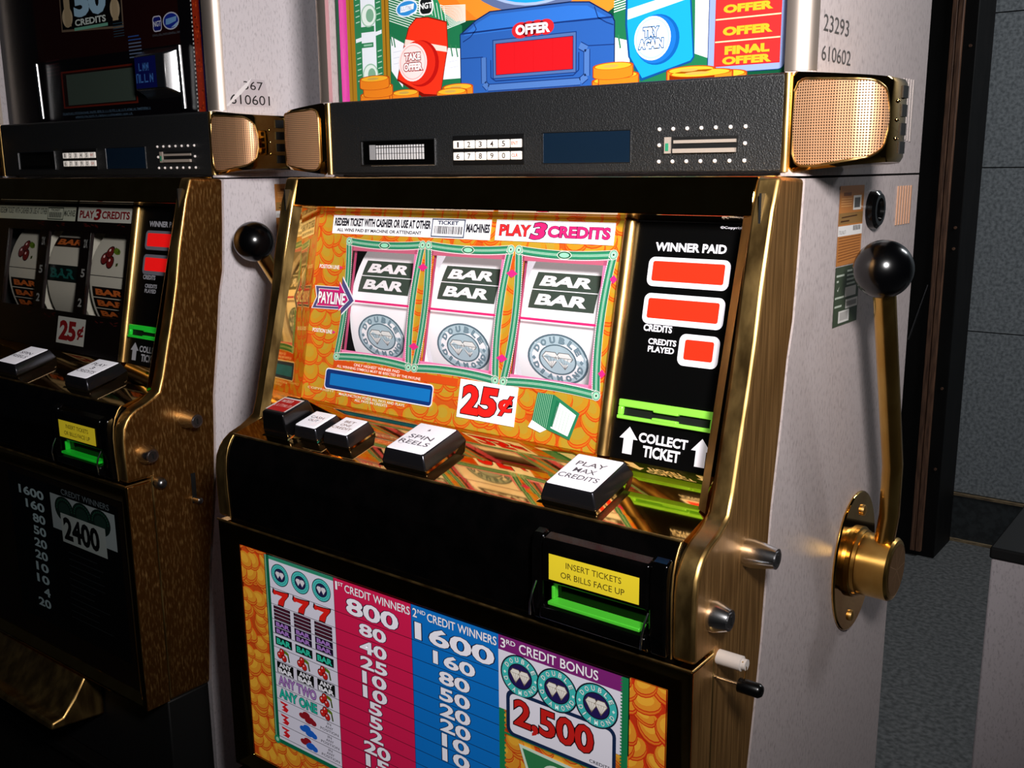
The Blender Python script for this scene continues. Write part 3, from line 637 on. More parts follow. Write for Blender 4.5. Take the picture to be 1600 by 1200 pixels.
    # ---- top box glass
    m = MB(); m.box(XL + .0235, XR - .0235, .1862, .1895, .4510, .835); tg = m.build('top_glass', mat('top_glass_ground', '160a08', .25), root)
    (top_art_near if near else top_art_far)(tg, G * .45)
    return root

def belly_art(bg, near, G):
    A = Art((0, .0083, 0), (1, 0, 0), (0, 0, 1), (0, -1, 0), G * .8)
    rows = [-41, -63, -82, -99.5, -116, -132, -147.5, -163, -178.5, -194, -209.5, -225, -240.5]
    if near:
        pal = ('c04a16', 'c44014', 'd87e24', 'd88e28', 'e2a432')
        coins(A, 3, 45, -283, -27, 13, 5, pal, 1.0); coins(A, 45, 366, -283, -247, 13, 8, pal, 1.0); coins(A, 366, 500, -283, -98, 13, 9, pal, 1.0); coins(A, 500, 533, -283, -27, 14, 7, ('c03416', 'c83214', 'e07422', 'e08c28', 'eaa834'), 1.0)
        L = 60
        A.rect(45, 52.5, -250, -27, '0f6a4a', L); A.line([(47, -250), (47, -27)], .8, 'b8d0b8', L + 1); A.line([(51, -250), (51, -27)], .8, '0a3a2a', L + 1); A.rect(45, 366, -249, -244, '0f6a4a', L + .5); A.ell(48.5, -246, 5, 5, '1d8a60', L + 2); A.ell(48.5, -246, 2.5, 2.5, '9fd0b4', L + 3)
        A.rect(52.5, 153.5, -246, -27, 'dcd8e8', L); A.rect(153.5, 260.5, -246, -27, 'cf1d4e', L); A.rect(260.5, 366, -246, -27, '0f6fc4', L); A.rect(366, 494, -41, -27, '7a2370', L); A.rect(366, 494, -98, -41, 'e0dcea', L)
        A.rect(52.5, 153.5, -31, -27, '2f8a6c', L + .5)
        for z in rows[1:]:
            A.line([(52.5, z), (366, z)], .55, '101018', L + 1.2)
        A.rect(153.2, 153.9, -246, -27, '7a1030', L + 1); A.rect(260.2, 260.9, -246, -27, '0a3a7a', L + 1)
        # column heads
        H = lambda s, x0, x1, z0, z1: A.text(s, x0, x1, z0, z1, 'f6f0f8', L + 2, .012, edge='20101c', eoff=.03)
        H('1', 156, 159, -39, -30); H('ST', 160, 167.5, -34, -30); H('CREDIT WINNERS', 169.5, 259, -39, -30.5); H('2', 262.5, 268, -39, -30); H('ND', 269, 279, -34, -30); H('CREDIT WINNERS', 281, 364, -39, -30.5); H('3', 368.5, 374, -38.5, -29.5); H('RD', 375, 385, -34, -29.5); H('CREDIT BONUS', 389, 471, -38.5, -29.5)
        for x, vals in ((207, ('800', '80', '40', '25', '10', '10', '5', '5', '2', '20', '15', '10')), (313, ('1600', '160', '80', '50', '20', '20', '10', '10', '4', '40', '30', '20'))):
            for i, vtx in enumerate(vals):
                h = (9.0 if i == 0 else 6.8); cz = (rows[i] + rows[i + 1]) / 2; wd = len(vtx) * (11.5 if i == 0 else 9.0) * (1.05 if vtx[0] != '1' or i == 0 else .95)
                A.text(vtx, x - wd, x + wd, cz - h, cz + h, 'f4f0fa', L + 2.6, .03, edge='1a1430', eoff=.055)
        # winning symbols
        for i, x in enumerate((69.5, 102, 134.5)):
            diamond_badge(A, x, -46, 14.2, 12.5, L + 2, '101820', '4cc0bc', '20204a', '0e5a5a', 'd8d4dc', '706c78', False)
            for t in range(26):
                a = 2 * math.pi * t / 26; A.ell(x + 10.7 * math.cos(a), -46 + 9.4 * math.sin(a), .7, .7, '1e7f80', L + 3.3, 6)
            seven(A, x - 12.5, x + 12.5, rows[2] + 1.6, rows[1] - 1.2, 'e0201a', '1a0608', L + 2)
            for k in range(4): A.rect(x - 13.5, x + 13.5, rows[2] - 4.7 - k * 4.1, rows[2] - 1.2 - k * 4.1, '2a1420', L + 2)
            for k in range(4): A.line([(x - 11, rows[2] - 3 - k * 4.1), (x + 11, rows[2] - 3 - k * 4.1)], .7, '6a1f36', L + 2.4)
            for k in range(2):
                A.rect(x - 13.5, x + 13.5, rows[3] - 8.2 - k * 7.8, rows[3] - 1 - k * 7.8, '1c1226', L + 2); A.text('BAR', x - 11, x + 11, rows[3] - 7.2 - k * 7.8, rows[3] - 2.2 - k * 7.8, 'a878c8', L + 3, .05)
            A.rect(x - 13.5, x + 13.5, rows[5] + 3.2, rows[4] - 3, '0e1414', L + 2); A.text('BAR', x - 11.5, x + 11.5, rows[5] + 4.6, rows[4] - 4.6, '2fc0a0', L + 3, .05)
            cherries(A, x - 3, (rows[5] + rows[6]) / 2 - 1, 5.0, L + 2)
            A.rect(x - 13.5, x + 13.5, rows[7] + 1, rows[6] - 1, '101010', L + 2); A.text('ANY', x - 10, x + 10, rows[7] + 8.3, rows[6] - 2, 'f0eef6', L + 3, .04); A.text('BAR', x - 12, x + 12, rows[7] + 1.8, rows[7] + 7.2, 'f0eef6', L + 3, .05)
        A.text('ANY TWO', 57, 118, rows[8] + 2.2, rows[7] - 2, 'a878c0', L + 2.6, .03, edge='2a1a3a', eoff=.07); A.text('ANY ONE', 57, 118, rows[9] + 2.2, rows[8] - 2, '22b8a0', L + 2.6, .03, edge='0a3030', eoff=.07)
        cherries(A, 132, rows[8] + 6.5, 5.0, L + 3); cherries(A, 132, rows[9] + 6.5, 5.0, L + 3)
        for i, (ca, cb) in enumerate((('8e1a24', '8e1a24'), ('1c5fc4', '1c5fc4'), ('8e1a24', '1c5fc4'))):
            z0, z1 = rows[10 + i] + 2, rows[9 + i] - 2; w_ = 7
            A.poly([(64 - w_, z1), (64 + w_, z1 - 1), (64 + w_ * .2, z1 - 4.5), (64 + w_, z1 - 7.2), (64 + w_ * .5, z0), (64 - w_ * .8, z0 + 1), (64 - w_ * .1, z0 + 3), (64 - w_ * .6, z0 + 5), (64 + w_ * .1, z1 - 3.2), (64 - w_ * .8, z1 - 2.5)], 'd01c24', L + 2)
            zc = (z0 + z1) / 2
            for dx, dz, r_, c_ in ((-8, 0, 6, ca), (-2, 3, 6, ca), (4, -1, 6.5, cb), (9, -3, 5, cb), (1, -3, 6, cb)): A.ell(102 + dx, zc + dz, r_, 3.4, c_, L + 2 + dx * .01, 14)
            for k, wd in enumerate(('IN', 'ANY', 'POSITION')):
                hw = (3, 6, 14)[k]; A.text(wd, 136 - hw, 136 + hw, z1 - 2.4 - k * 4.3, z1 + .6 - k * 4.3, '1c1c24', L + 2, .004)
        # bonus
        for x in (390, 429.5, 469.5): diamond_badge(A, x, -60.5 - (x - 390) * .01, 21.5, 20, L + 2 + x * .012, '14202c', '3fb8b4', '241a52', 'dff0ee', 'e8e2da', '7a6a50')
        A.rrect(374.5, 489, -121, -76, 8, '16284a', L + 6); A.rrect(378.5, 485.5, -117.5, -79.5, 5.5, 'e6e2ee', L + 7)
        A.text('2,500', 383, 467, -113, -83, 'c4201c', L + 9, .03, edge='140a10', eoff=.06); A.text('CREDITS', 463, 483.5, -115.5, -112.5, '101018', L + 9, .01)
        A.rect(366, 372, -283, -98, '1a7a4a', L); A.rect(494, 500, -120, -27, '1a7a4a', L + 1); A.rect(372, 500, -122, -120, '1a7a4a', L + .2)
        for t in range(30): A.rect(492.6, 494, -28 - t * 3 - 1.4, -28 - t * 3, '1a7a4a', L + 1); A.rect(372, 373.4, -100 - t * 5 - 2, -100 - t * 5, '1a7a4a', L + 1)
        A.poly([(388, -126), (455, -128), (470, -160), (402, -165)], 'cfe0cc', L + 2); A.poly([(392, -129), (452, -131), (464, -158), (404, -161)], '2f7a4a', L + 3); A.ell(428, -145, 14, 11, 'cfe0cc', L + 4); scribble(A, 470, 498, -128, -125.5, 'e8e2ee', L + 3, 6)
    else:
        wh = '9fb4b8'; L = 2
        A.rect(240, 348, -250, -36, '07090b', 1); A.rect(348, 520, -250, -36, '060708', 1)
        for i, vtx in enumerate(('1600', '160', '80', '50', '20', '20', '10', '10', '4', '20')):
            z = -58 - i * 18.2; A.text(vtx, 336 - i * 1.4 - len(vtx) * 17, 336 - i * 1.4, z - 6.5, z + 6.5, wh, L, .03)
        A.text('CREDIT WINNERS', 384, 500, -45, -37, '5a6468', L, .01)
        A.rect(354, 511, -98, -48, '8f999a', L)
        for x in (388, 432, 476): A.ell(x, -66, 24, 18, '0e1f1a', L + 1 + x * .002); A.ell(x, -66, 14, 10, '1a2f28', L + 2.5)
        for t in range(3):
            for k in range(14):
                a = math.pi * (k / 13); A.ell(388 + t * 44 + 18.5 * math.cos(a), -66 + 14 * math.sin(a), 1.4, 1.4, '1f4a38', L + 2.6, 6)
        A.rect(377, 486, -113, -72, '98a09c', L + 3); A.text('2400', 382, 470, -109, -76, '0b0c0c', L + 4, .04)
        rnd = random.Random(3)
        for i in range(11):
            z = -126 - i * 9.6; A.line([(388 - i, z), (388 - i + rnd.uniform(60, 104), z)], 1.0, '24282a', L)
    A.build('pay_table_print', bg)

def reel_glass(root, near, G):
    holes = [(a + 6, b - 6) for a, b in WINX]; h0, h1 = WV[0] + 4.5, WV[1] - 4.5
    m = MB()
    def slab(x0, x1, v0, v1):
        c = [gpt(x / 1e3, v / 1e3, d) for d in (0, -.003) for x in (x0, x1) for v in (v0, v1)]
        m.add(c, [(0, 1, 3, 2), (4, 6, 7, 5), (0, 4, 5, 1), (2, 3, 7, 6), (0, 2, 6, 4), (1, 5, 7, 3)])
    slab(11, 526, h1, 204); slab(11, 526, -6, h0)
    xs = [11] + [v for h in holes for v in h] + [526]
    for k in range(0, len(xs), 2): slab(xs[k], xs[k + 1], h0, h1)
    rg = m.build('reel_glass', mat('reel_glass_ground', '140c08', .2), root)
    for a, b in holes:
        m = MB(); m.add([gpt(x / 1e3, v / 1e3, -.0012) for x, v in ((a, h0), (b, h0), (b, h1), (a, h1))], [(0, 1, 2, 3)]); m.build('window_pane', PANE, rg)
        m = MB()
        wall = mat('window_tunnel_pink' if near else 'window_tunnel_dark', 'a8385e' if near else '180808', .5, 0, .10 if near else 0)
        c = [gpt(x / 1e3, v / 1e3, d) for d in (-.003, -.0065) for x, v in ((a, h0), (b, h0), (b, h1), (a, h1))]
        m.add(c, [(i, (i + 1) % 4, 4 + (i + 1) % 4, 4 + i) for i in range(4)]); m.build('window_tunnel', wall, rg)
    A = Art(tuple(GO), (1, 0, 0), tuple(GV), tuple(GN), G)
    if near:
        pal = ('c4541a', 'cc4412', 'cc701e', 'be8822', 'b4902c')
        for i, (x0, x1, y0, y1) in enumerate(((11, 69, -6, 204), (69, 409, 166, 204), (69, 409, -6, 50), (164, 188, 50, 167), (279, 303, 50, 167), (395, 409, 50, 167))): coins(A, x0, x1, y0, y1, 13.5, 20 + i, pal, .8)
        L = 40
        for (a, b) in WINX: ribbon(A, a, b, WV[0], WV[1], L)
        for (a, b) in WINX:                    # pink print fading in from the window edges
            A.rect(b - 9.5, b - 5.5, WV[0] + 5, WV[1] - 5, 'd8739e', L - 1); A.rect(a + 6, b - 6, WV[0] + 4, WV[0] + 8.5, 'e07aa6', L - 1); A.rect(a + 6, b - 6, WV[1] - 10, WV[1] - 5, 'b85a72', L - 1); A.rect(a + 5.5, a + 7.5, WV[0] + 5, WV[1] - 5, '9a3f58', L - 1)
        for (a, b) in WINX: A.rect(a + 8, b - 6, 107.4, 109.8, 'd42a6c', L - .5)
        for x in (175.5, 291):
            for v in (150, 68): A.poly([(x - 7, v), (x, v + 4), (x + 7, v), (x, v - 4)], 'd42a7a', L + 3)
        for v in (151, 66): A.poly([(401, v), (405, v + 4), (409, v), (405, v - 4)], 'd42a7a', L + 3)
        # payline arrow
        Sh = [(18, 121), (60, 121.5), (59, 133), (80.5, 108.5), (63, 92.5), (62, 98), (16, 96.5), (22, 109)]
        def sc(k): return [(44 + (x - 44) * k, 109 + (y - 109) * k) for x, y in Sh]
        A.poly(sc(1.06), 'e8e2ea', L + 3); A.poly(sc(1.0), '4a4a78', L + 4); A.poly(sc(.80), 'e8e2ea', L + 5); A.poly(sc(.76), 'c41f6e', L + 6)
        A.text('PAYLINE', 24, 67, 102.5, 115.5, 'f6f2f6', L + 8, .03, edge='3a1024', eoff=.06)
        for v in (143.5, 72): A.text('POSITION LINE', 20.5, 52, v - 2.2, v + 2.2, 'f2ecef', L + 3, .02); A.poly([(53, v - 2), (53, v + 2), (58, v)], 'd42a7a', L + 3)
        # top labels
        A.rect(34.6, 259, 180.8, 201, 'f4f2f6', L + 3); A.text('REDEEM TICKET WITH CASHIER OR USE AT OTHER', 37.5, 180, 189.2, 198.2, '22222a', L + 4, .05)
        A.text('ALL WINS PAID BY MACHINE OR ATTENDANT', 42, 168, 183.2, 186.8, '22222a', L + 4, .03); A.text('MACHINES', 227.5, 257.5, 187.5, 196.5, '22222a', L + 4, .05)
        A.rect(181.2, 225.7, 181.6, 200.3, '3a4660', L + 4); A.rect(182.6, 224.3, 182.9, 199.1, 'f4f2f6', L + 5); A.text('TICKET', 189, 217, 194.4, 198.4, '22304a', L + 6, .04)
        rnd = random.Random(2); x = 185.0
        while x < 221: wd = rnd.choice((.6, .9, 1.4)); A.rect(x, x + wd, 185, 193, '16161c', L + 6); x += wd + rnd.choice((.6, .9))
        A.rect(265, 400.6, 181.2, 201.4, 'f4f2f6', L + 3)
        A.text('PLAY', 270, 307, 186, 196.8, 'e02a2c', L + 6, .035, edge='1a1a3a', eoff=.065); A.text('3', 309, 325, 183.5, 199.5, 'd8246a', L + 6, .04, shear=.3, edge='1a1a3a', eoff=.07); A.text('CREDITS', 327.5, 396, 186, 196.8, 'd8246a', L + 6, .035, edge='1a1a3a', eoff=.065)
        # credit window, small print, price card, money
        A.rect(60, 240, 34, 42, 'cf4a18', L - 2)
        A.text('ONLY HIGHEST WINNER PAID', 92, 160, 38.4, 41.4, 'f0e6d8', L + 3, .012); A.text('ALL WINNING SYMBOLS MUST BE BISECTED BY THE PAYLINE', 66, 190, 34.4, 37.2, 'f0e6d8', L + 3, .012)
        A.rrect(49.2, 209.4, 9, 32.2, 4.5, 'e9e4ee', L + 3); A.rrect(50.4, 208.2, 10.2, 31, 3.8, '12306e', L + 4); A.rrect(57.5, 205.5, 14.0, 26.8, 1, '1670b8', L + 5)
        A.text('MALFUNCTION VOIDS ALL PAYS AND PLAYS', 74, 172, 4.6, 7.4, 'f0e6d8', L + 3, .012); A.text('ALL PAYS IN CREDITS', 99, 148, .9, 3.7, 'f0e6d8', L + 3, .012); A.text('COPYRIGHT', 23, 66, 6.2, 8.6, 'e8d8b8', L + 3, .0)
        A.rect(243.2, 315.2, 4.6, 42.6, 'f6f4f8', L + 3); A.text('2', 248, 270, 9, 38, 'e0201c', L + 6, .05, edge='101018', eoff=.075); A.text('5', 270, 292, 9, 38, 'e0201c', L + 6, .05, shear=.1, edge='101018', eoff=.075); A.text('\u00a2', 294, 311, 13, 33, 'e0201c', L + 6, .03, edge='101018', eoff=.055)
        A.poly([(338, 41), (357, 41), (353, 8), (335, 14.5)], '1f6f4c', L + 3)
        for k in range(9): A.line([(339 + k * 2, 41), (336 + k * 2, 14 - k * .6)], .6, '8fc4a0', L + 4)
        A.poly([(357, 41), (387, 27.5), (379.5, 2), (353, 8)], '2a7a54', L + 3); A.poly([(361, 36), (383.5, 25.5), (377, 5), (357, 10)], 'dfe8e4', L + 4); A.poly([(360, 36.5), (364, 35), (359, 11), (356, 12)], '1f6f4c', L + 5)
        A.poly([(335, 14.5), (353, 8), (346, 4), (331.5, 7.5)], 'eef0ee', L + 4)
        for k in range(5): A.line([(362 + k * 3.5, 31 - k * 1.2), (359 + k * 3.5, 12 - k * 1.0)], .5, 'b6c8bc', L + 5)
    else:
        for (x0, x1, y0, y1) in ((11, 69, -6, 204), (69, 409, 166, 204), (69, 409, -6, 50), (164, 188, 50, 167), (279, 303, 50, 167), (395, 409, 50, 167)): A.rect(x0, x1, y0, y1, '0b0605', .6)
        L = 4
        rnd = random.Random(4)
        for i in range(26):
            x, v = rnd.uniform(150, 400), rnd.choice((rnd.uniform(174, 179), rnd.uniform(40, 46))); A.line([(x, v), (x + 8, v + rnd.uniform(-3, 3))], 1.2, '4a1410', L - 2)
        A.rect(34.6, 259, 180.8, 201, 'b8bca8', L); A.text('REDEEM TICKET WITH CASHIER OR USE AT OTHER', 37.5, 180, 189.2, 198.2, '1a2420', L + 1, .015); A.text('MACHINES', 227.5, 257.5, 187.5, 196.5, '1a2420', L + 1, .015)
        A.rect(181.6, 225.3, 182, 200, '1a2a22', L + 1); A.rect(183, 224, 183.4, 198.6, 'b8bca8', L + 2); A.text('TICKET', 190, 216, 194.4, 197.8, '1a2420', L + 3, .02)
        for k in range(14): A.rect(186 + k * 2.5, 187.5 + k * 2.5, 185, 193, '1a2420', L + 3)
        A.rect(265, 400.6, 181.2, 201.4, 'c2c2b8', L); A.text('PLAY', 270, 307, 186, 196.8, '7a1018', L + 3, .035); A.text('3', 309, 325, 183.5, 199.5, '7a1018', L + 3, .04, shear=.3); A.text('CREDITS', 327.5, 396, 186, 196.8, '7a1018', L + 3, .035)
        A.rect(240, 314, 4.5, 43, 'b6b6ae', L); A.text('25', 246, 291, 9, 38, '7a1418', L + 2, .05); A.text('\u00a2', 294, 311, 13, 33, '7a1418', L + 2, .03)
        for x in (172, 288):
            for v, s_ in ((150, '2X'), (108, '5'), (66, '2')): A.text(s_, x, x + 10, v - 6, v + 6, '8a8a86', L + 2, .03)
    L = 44 if near else 4
    # black right-hand panel
    A.rect(423, 526, -6, 204, '050505', 2)
    wt = 'f2eef6' if near else 'b4b4bc'
    A.text('WINNER PAID', 443.5, 510.5, 178.3, 185.8, wt, L, .035)
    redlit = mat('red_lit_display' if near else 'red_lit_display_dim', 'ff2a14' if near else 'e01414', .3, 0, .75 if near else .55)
    for (x0, x1, v0, v1, r_, a, b, c, d) in ((438, 515.5, 147.8, 173.3, 6, 442.3, 510.6, 152.4, 169.8), (438, 515, 115, 141.7, 6, 442.2, 510, 120, 137.5), (477, 514.7, 82.2, 109.3, 6, 482.5, 509.5, 87.5, 104.7)):
        if not near and x0 > 470: continue
        A.rrect(x0, x1, v0, v1, r_, 'f2eef6' if near else '7a7884', 4); A.rrect(a, b, c, d, 2, redlit, 6)
    A.text('CREDITS', 441.7, 469.6, 108.4, 114.4, wt, L, .035); A.text('CREDITS', 448, 475.2, 97.4, 102.6, wt, L, .03); A.text('PLAYED', 448.5, 474, 90.8, 96, wt, L, .03)
    for cx, b0 in ((439.6, 0), (510, 0)):
        A.poly([(cx, 23.4), (cx - 9.2, 12.8), (cx - 4.7, 12.8), (cx - 4.7, -.6), (cx + 4.7, -.6), (cx + 4.7, 12.8), (cx + 9.2, 12.8)], wt, 4)
    A.text('COLLECT', 450.6, 498, 11.8, 20.3, wt, L, .035); A.text('TICKET', 456, 492, -.4, 9.6, wt, L, .035)
    A.text('\u00a9Copyright', 502.3, 524.8, 198.6, 201.4, wt, L, .02)
    A.build('reel_glass_print', rg)
    # gold divider between the reels and the meters
    m = MB(); m.tube([gpt(.4163, -.0055, .001), gpt(.4163, .2035, .001)], .0066, 16); m.build('divider_bar', GOLD_SATIN, root, smooth=60)
    # ticket printer mouth
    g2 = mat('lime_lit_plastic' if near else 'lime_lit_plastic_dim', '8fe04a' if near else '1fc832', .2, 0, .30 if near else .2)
    m = MB()
    def gb(x0, x1, v0, v1, d0, d1):
        c = [gpt(x / 1e3, v / 1e3, d / 1e3) for d in (d0, d1) for x in (x0, x1) for v in (v0, v1)]
        m.add(c, [(0, 1, 3, 2), (4, 6, 7, 5), (0, 4, 5, 1), (2, 3, 7, 6), (0, 2, 6, 4), (1, 5, 7, 3)])
    gb(428, 522, 40.5, 47, .5, 5); gb(428, 522, 29.6, 33.0, .5, 6); gb(428, 432.5, 33.0, 40.5, .5, 5); gb(517, 522, 33.0, 40.5, .5, 5); gb(463, 487, 39.2, 41.5, .5, 5.6); gb(463, 487, 32.0, 34.6, .5, 6.6)
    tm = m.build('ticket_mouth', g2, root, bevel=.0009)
    m = MB(); gb(432.5, 517, 33, 40.5, .6, .9); m.build('ticket_slot', BLACK, tm)

def stack(A, cx, z, rx, n, l, dz=8.5, ry=3.2, dx=0, clip0=80.9):
    """a pile of fat printed coins"""
    for i in range(n):
        x = cx + (dx if i % 2 else 0); b = z + i * dz; L = l + i
        pts = [(x + rx * math.cos(R(t)), b + ry * math.sin(R(t))) for t in range(180, 361, 15)] + [(x + rx * math.cos(R(t)), b + dz + ry * math.sin(R(t))) for t in range(0, 181, 15)]
        k = 1.05; A.poly([(x + (p - x) * k, b + dz / 2 + (q - b - dz / 2) * k) for p, q in pts], 'a83a14', L); A.poly(pts, 'e8801e', L + .2)
        A.ell(x, b + dz, rx, ry, 'c8500f', L + .3); A.ell(x, b + dz, rx * .93, ry * .88, 'f0b02e', L + .4); A.ell(x - rx * .1, b + dz, rx * .4, ry * .4, 'c8a04a', L + .5)

def scribble(A, x0, x1, y0, y1, c, l, seed=1):
    """lettering too worn or small to read: a row of uneven strokes"""
    rnd = random.Random(seed); x = x0; h = y1 - y0
    while x < x1 - h * .3:
        wd = h * rnd.uniform(.4, .7); k = rnd.random()
        A.line([(x, y0), (x, y1)], h * .16, c, l)
        A.line([(x, y1 if k > .4 else y0 + h * .1), (min(x + wd, x1), y1 if k > .6 else y0 + h * .1)], h * .16, c, l)
        if k > .3: A.line([(min(x + wd, x1), y0), (min(x + wd, x1), y1)], h * .16, c, l)
        x += wd + h * rnd.uniform(.25, .5)

def bill_lines(A, x0, x1, y0, y1, l, step=2.2):
    k = y0
    while k < y1: A.line([(x0, k), ((x0 + x1) / 2, k + 1.6), (x1, k + .4)], .7, '1d6a44', l); k += step

def top_art_near(tg, G):
    A = Art((0, .1861, .370), (1, 0, 0), (0, 0, 1), (0, -1, 0), G)
    T = 460
    A.clip = (0.5, 536, 81.2, T)
    A.rect(0, 536, 81.2, T, '0d4a30', .5)
    # gold-red ground behind the wheel
    A.poly([(130, T), (480, T), (480, 150), (300, 150), (165, 153), (130, 190)], 'f07a24', 1); A.ell(290, 260, 150, 130, 'f48a2a', 1.4, 40)
    A.ell(278, 286, 136, 134, '5a6a94', 2, 64); A.ell(278, 286, 129, 127, '9fb4d8', 2.3, 64); A.ell(278, 286, 125.5, 124.5, '1f9ae6', 2.6, 64)
    for k in range(12):
        a0, a1 = 2 * math.pi * k / 12, 2 * math.pi * (k + .5) / 12; A.poly([(278, 290), (278 + 118 * math.cos(a0), 290 + 116 * math.sin(a0)), (278 + 118 * math.cos(a1), 290 + 116 * math.sin(a1))], '44b4f0' if k % 2 else '1a86d8', 2.9)
    # stacked banknotes left and right of the case
    for (pts, c) in (([(83, T), (130, T), (150, 170), (185, 148), (185, 81), (83, 81)], '1f7048'), ([(366, 81), (366, 150), (400, T), (465, T), (465, 81)], '1f7048')): A.poly(pts, c, 3)
    for k in range(14): A.line([(83, 172 + k * 2.6 - 10), (120, 150 + k * 2.6), (160, 146 + k * 1.8), (190, 152 + k * 1.2)], .9, 'dfeee4', 3.3)
    for k in range(14): A.line([(366, 144 + k * 2.2), (400, 150 + k * 2.2), (462, 156 + k * 2.6)], .9, 'dfeee4', 3.3)
    for (pts) in ([(84, 146), (106, 136), (100, 92), (84, 110)], [(165, 128), (184, 126), (184, 97), (158, 97)], [(448, 158), (463, 170), (463, 97), (449, 102)], [(367, 122), (382, 118), (384, 92), (367, 97)]):
        A.poly(pts, 'eef0f6', 3.8)
        cx = sum(p[0] for p in pts) / 4; cy = sum(p[1] for p in pts) / 4
        for j in range(3): A.line([(cx - 6, cy + 8 - j * 6), (cx + 6, cy + 9 - j * 6)], .5, 'c4c8da', 3.9)
    for (x, v) in ((84, 148), (88, 146), (169, 131), (176, 130), (371, 124), (452, 160), (458, 163)): A.line([(x, v), (x + 2.5, v - 12)], 1.6, '2f7a50', 4.0)
    A.poly([(148, 185), (168, 150), (150, 152), (130, 165), (128, 180)], '2a8a5a', 4)
    for k in range(7): A.line([(131 + k * 5, 183 - k * 2.4), (136 + k * 4.6, 166 - k * 2.2)], .8, 'e6f2ea', 4.2)
    # left border: magenta, olive, banknote column
    A.rect(5.5, 17.5, 81.2, T, 'd838a0', 5); A.rect(17.5, 29.5, 81.2, T, 'a8781e', 5); A.rect(29.5, 72, 81.2, T, '2f7e52', 5); A.rect(72, 82.4, 81.2, T, 'a8781e', 5); A.line([(77, 81.2), (77, T)], 1.4, '6a4a10', 5.5); A.line([(23, 81.2), (23, T)], 1.0, '7a5412', 5.5)
    A.rect(40, 62, 81.2, T, 'e9eef6', 5.5)
    for k in range(5):
        v = 100 + k * 62
        A.poly([(31, v + 47), (50, v + 50), (71, v + 54), (71, v + 50), (50, v + 46), (31, v + 43)], 'e9eef6', 6); A.rect(40, 60, v + 53, v + 59, '2f7e52', 6); A.rect(40, 58, v + 37, v + 42, '2f7e52', 6); A.rect(43, 56, v + 38.5, v + 40.5, '8fc0a4', 6.2)
        for j in range(6): A.line([(32, v + 2 + j * 6), (38, v + 3 + j * 6)], 1.0, 'b8d8c4', 6); A.line([(64, v + 2 + j * 6), (70, v + 3 + j * 6)], 1.0, 'b8d8c4', 6)
        A.ell(52, v + 8, 12, 12, '9fc4ae', 6.2); A.ell(52, v + 8, 10.5, 10.5, 'e4efe8', 6.4); A.ell(54, v + 8, 6, 7, '7fae92', 6.6)
    A.rect(532, 537, 81.2, T, 'd94ab8', 5)
    # briefcase
    C_ = [(183, 139), (204, 151), (222, 157.5), (318, 157), (339, 155), (363, 142), (366.5, 136), (367, 81), (183, 81)]
    A.poly([(275 + (x - 275) * 1.012, 118 + (y - 118) * 1.03) for x, y in C_], '10204a', 8); A.poly(C_, '2a5aa8', 8.5); A.poly([(187, 138), (206, 149), (223, 155), (317, 154.5), (337, 152.5), (360, 140)], '2f6cc4', 8.8)
    for p, wd in (([(183, 140), (245, 140.5), (310, 140.5), (366, 140)], 1.6), ([(183, 116), (212, 115.5)], .9), ([(337, 117), (367, 116)], .9), ([(200, 150), (204, 143), (196, 136), (186, 132)], 1.0), ([(345, 151), (349, 141), (358, 136), (366, 133)], 1.0)): A.line(p, wd, '15306e', 9)
    for p in ([(213, 115), (213, 90), (218, 85.5), (330, 85.5), (337, 90), (337, 114), (329, 118)],): A.line(p, 7.5, '15306e', 9.2); A.line(p, 5.8, '4a72b4', 9.4)
    for p in ([(222, 112), (222, 95), (228, 91.5), (322, 91.5), (328, 96), (328, 112)],): A.line(p, 1.1, '15306e', 9.6)
    A.rect(224.5, 325.5, 93.5, 131, '15306e', 9.8); A.rect(225.5, 324.5, 94.3, 130.2, '4a68a0', 10); A.rect(228.2, 321.8, 96.9, 127.3, '2a1440', 10.2)
    A.rect(229, 321, 97.5, 126.7, mat('red_offer_display', 'd8161e', .3, 0, .22), 10.5)
    for x in (252, 275, 298): A.line([(x, 97.5), (x, 126.7)], .5, mat('red_offer_display_seam', 'b8121a', .3, 0, .2), 10.8)
    # OFFER lettering on a red cloud
    for (x, v, a, b) in ((260, 137.2, 11, 7.6), (270, 137.8, 10, 7.2), (280, 138, 10, 7.2), (290, 138, 9.6, 7.2)): A.ell(x, v, a, b, 'c8242c', 11, 24)
    A.text('OFFER', 253.5, 295, 132.8, 142.4, 'f6f2f6', 12, .045, edge='8a1018', eoff=.06)
    # red take-offer post and blue try-again post
    A.poly([(122, 161.5), (139, 161), (165, 154), (166, 129), (154, 81), (128, 81), (92, 100), (103, 134), (111, 153)], '7a1008', 11); A.poly([(122.5, 160.5), (138.5, 160), (164, 153), (165, 129), (153.5, 82), (131, 84), (93.5, 101), (104, 133.6), (112, 152.6)], 'f0321a', 11.5)
    A.poly([(106, 141), (164, 129.5), (164.5, 124), (104.5, 134.5)], 'fbd8cc', 12)
    A.ell(127, 115, 26, 23.5, 'b81410', 12.4, 32); A.ell(123, 116, 25, 22.5, 'e02a1a', 12.7, 32); A.ell(115.8, 117, 20.5, 19.5, 'f4e4e4', 13, 32); A.ell(115.8, 117, 18.6, 17.8, 'f2b8b4', 13.3, 32); A.ell(115.8, 117, 17.4, 16.6, 'f8e0de', 13.5, 32)
    A.text('TAKE', 104.5, 127, 119, 126.5, 'f6eeee', 15, .05, edge='a01018', eoff=.14); A.text('OFFER', 102.5, 129.5, 108.5, 116.5, 'f6eeee', 15, .05, edge='a01018', eoff=.14)
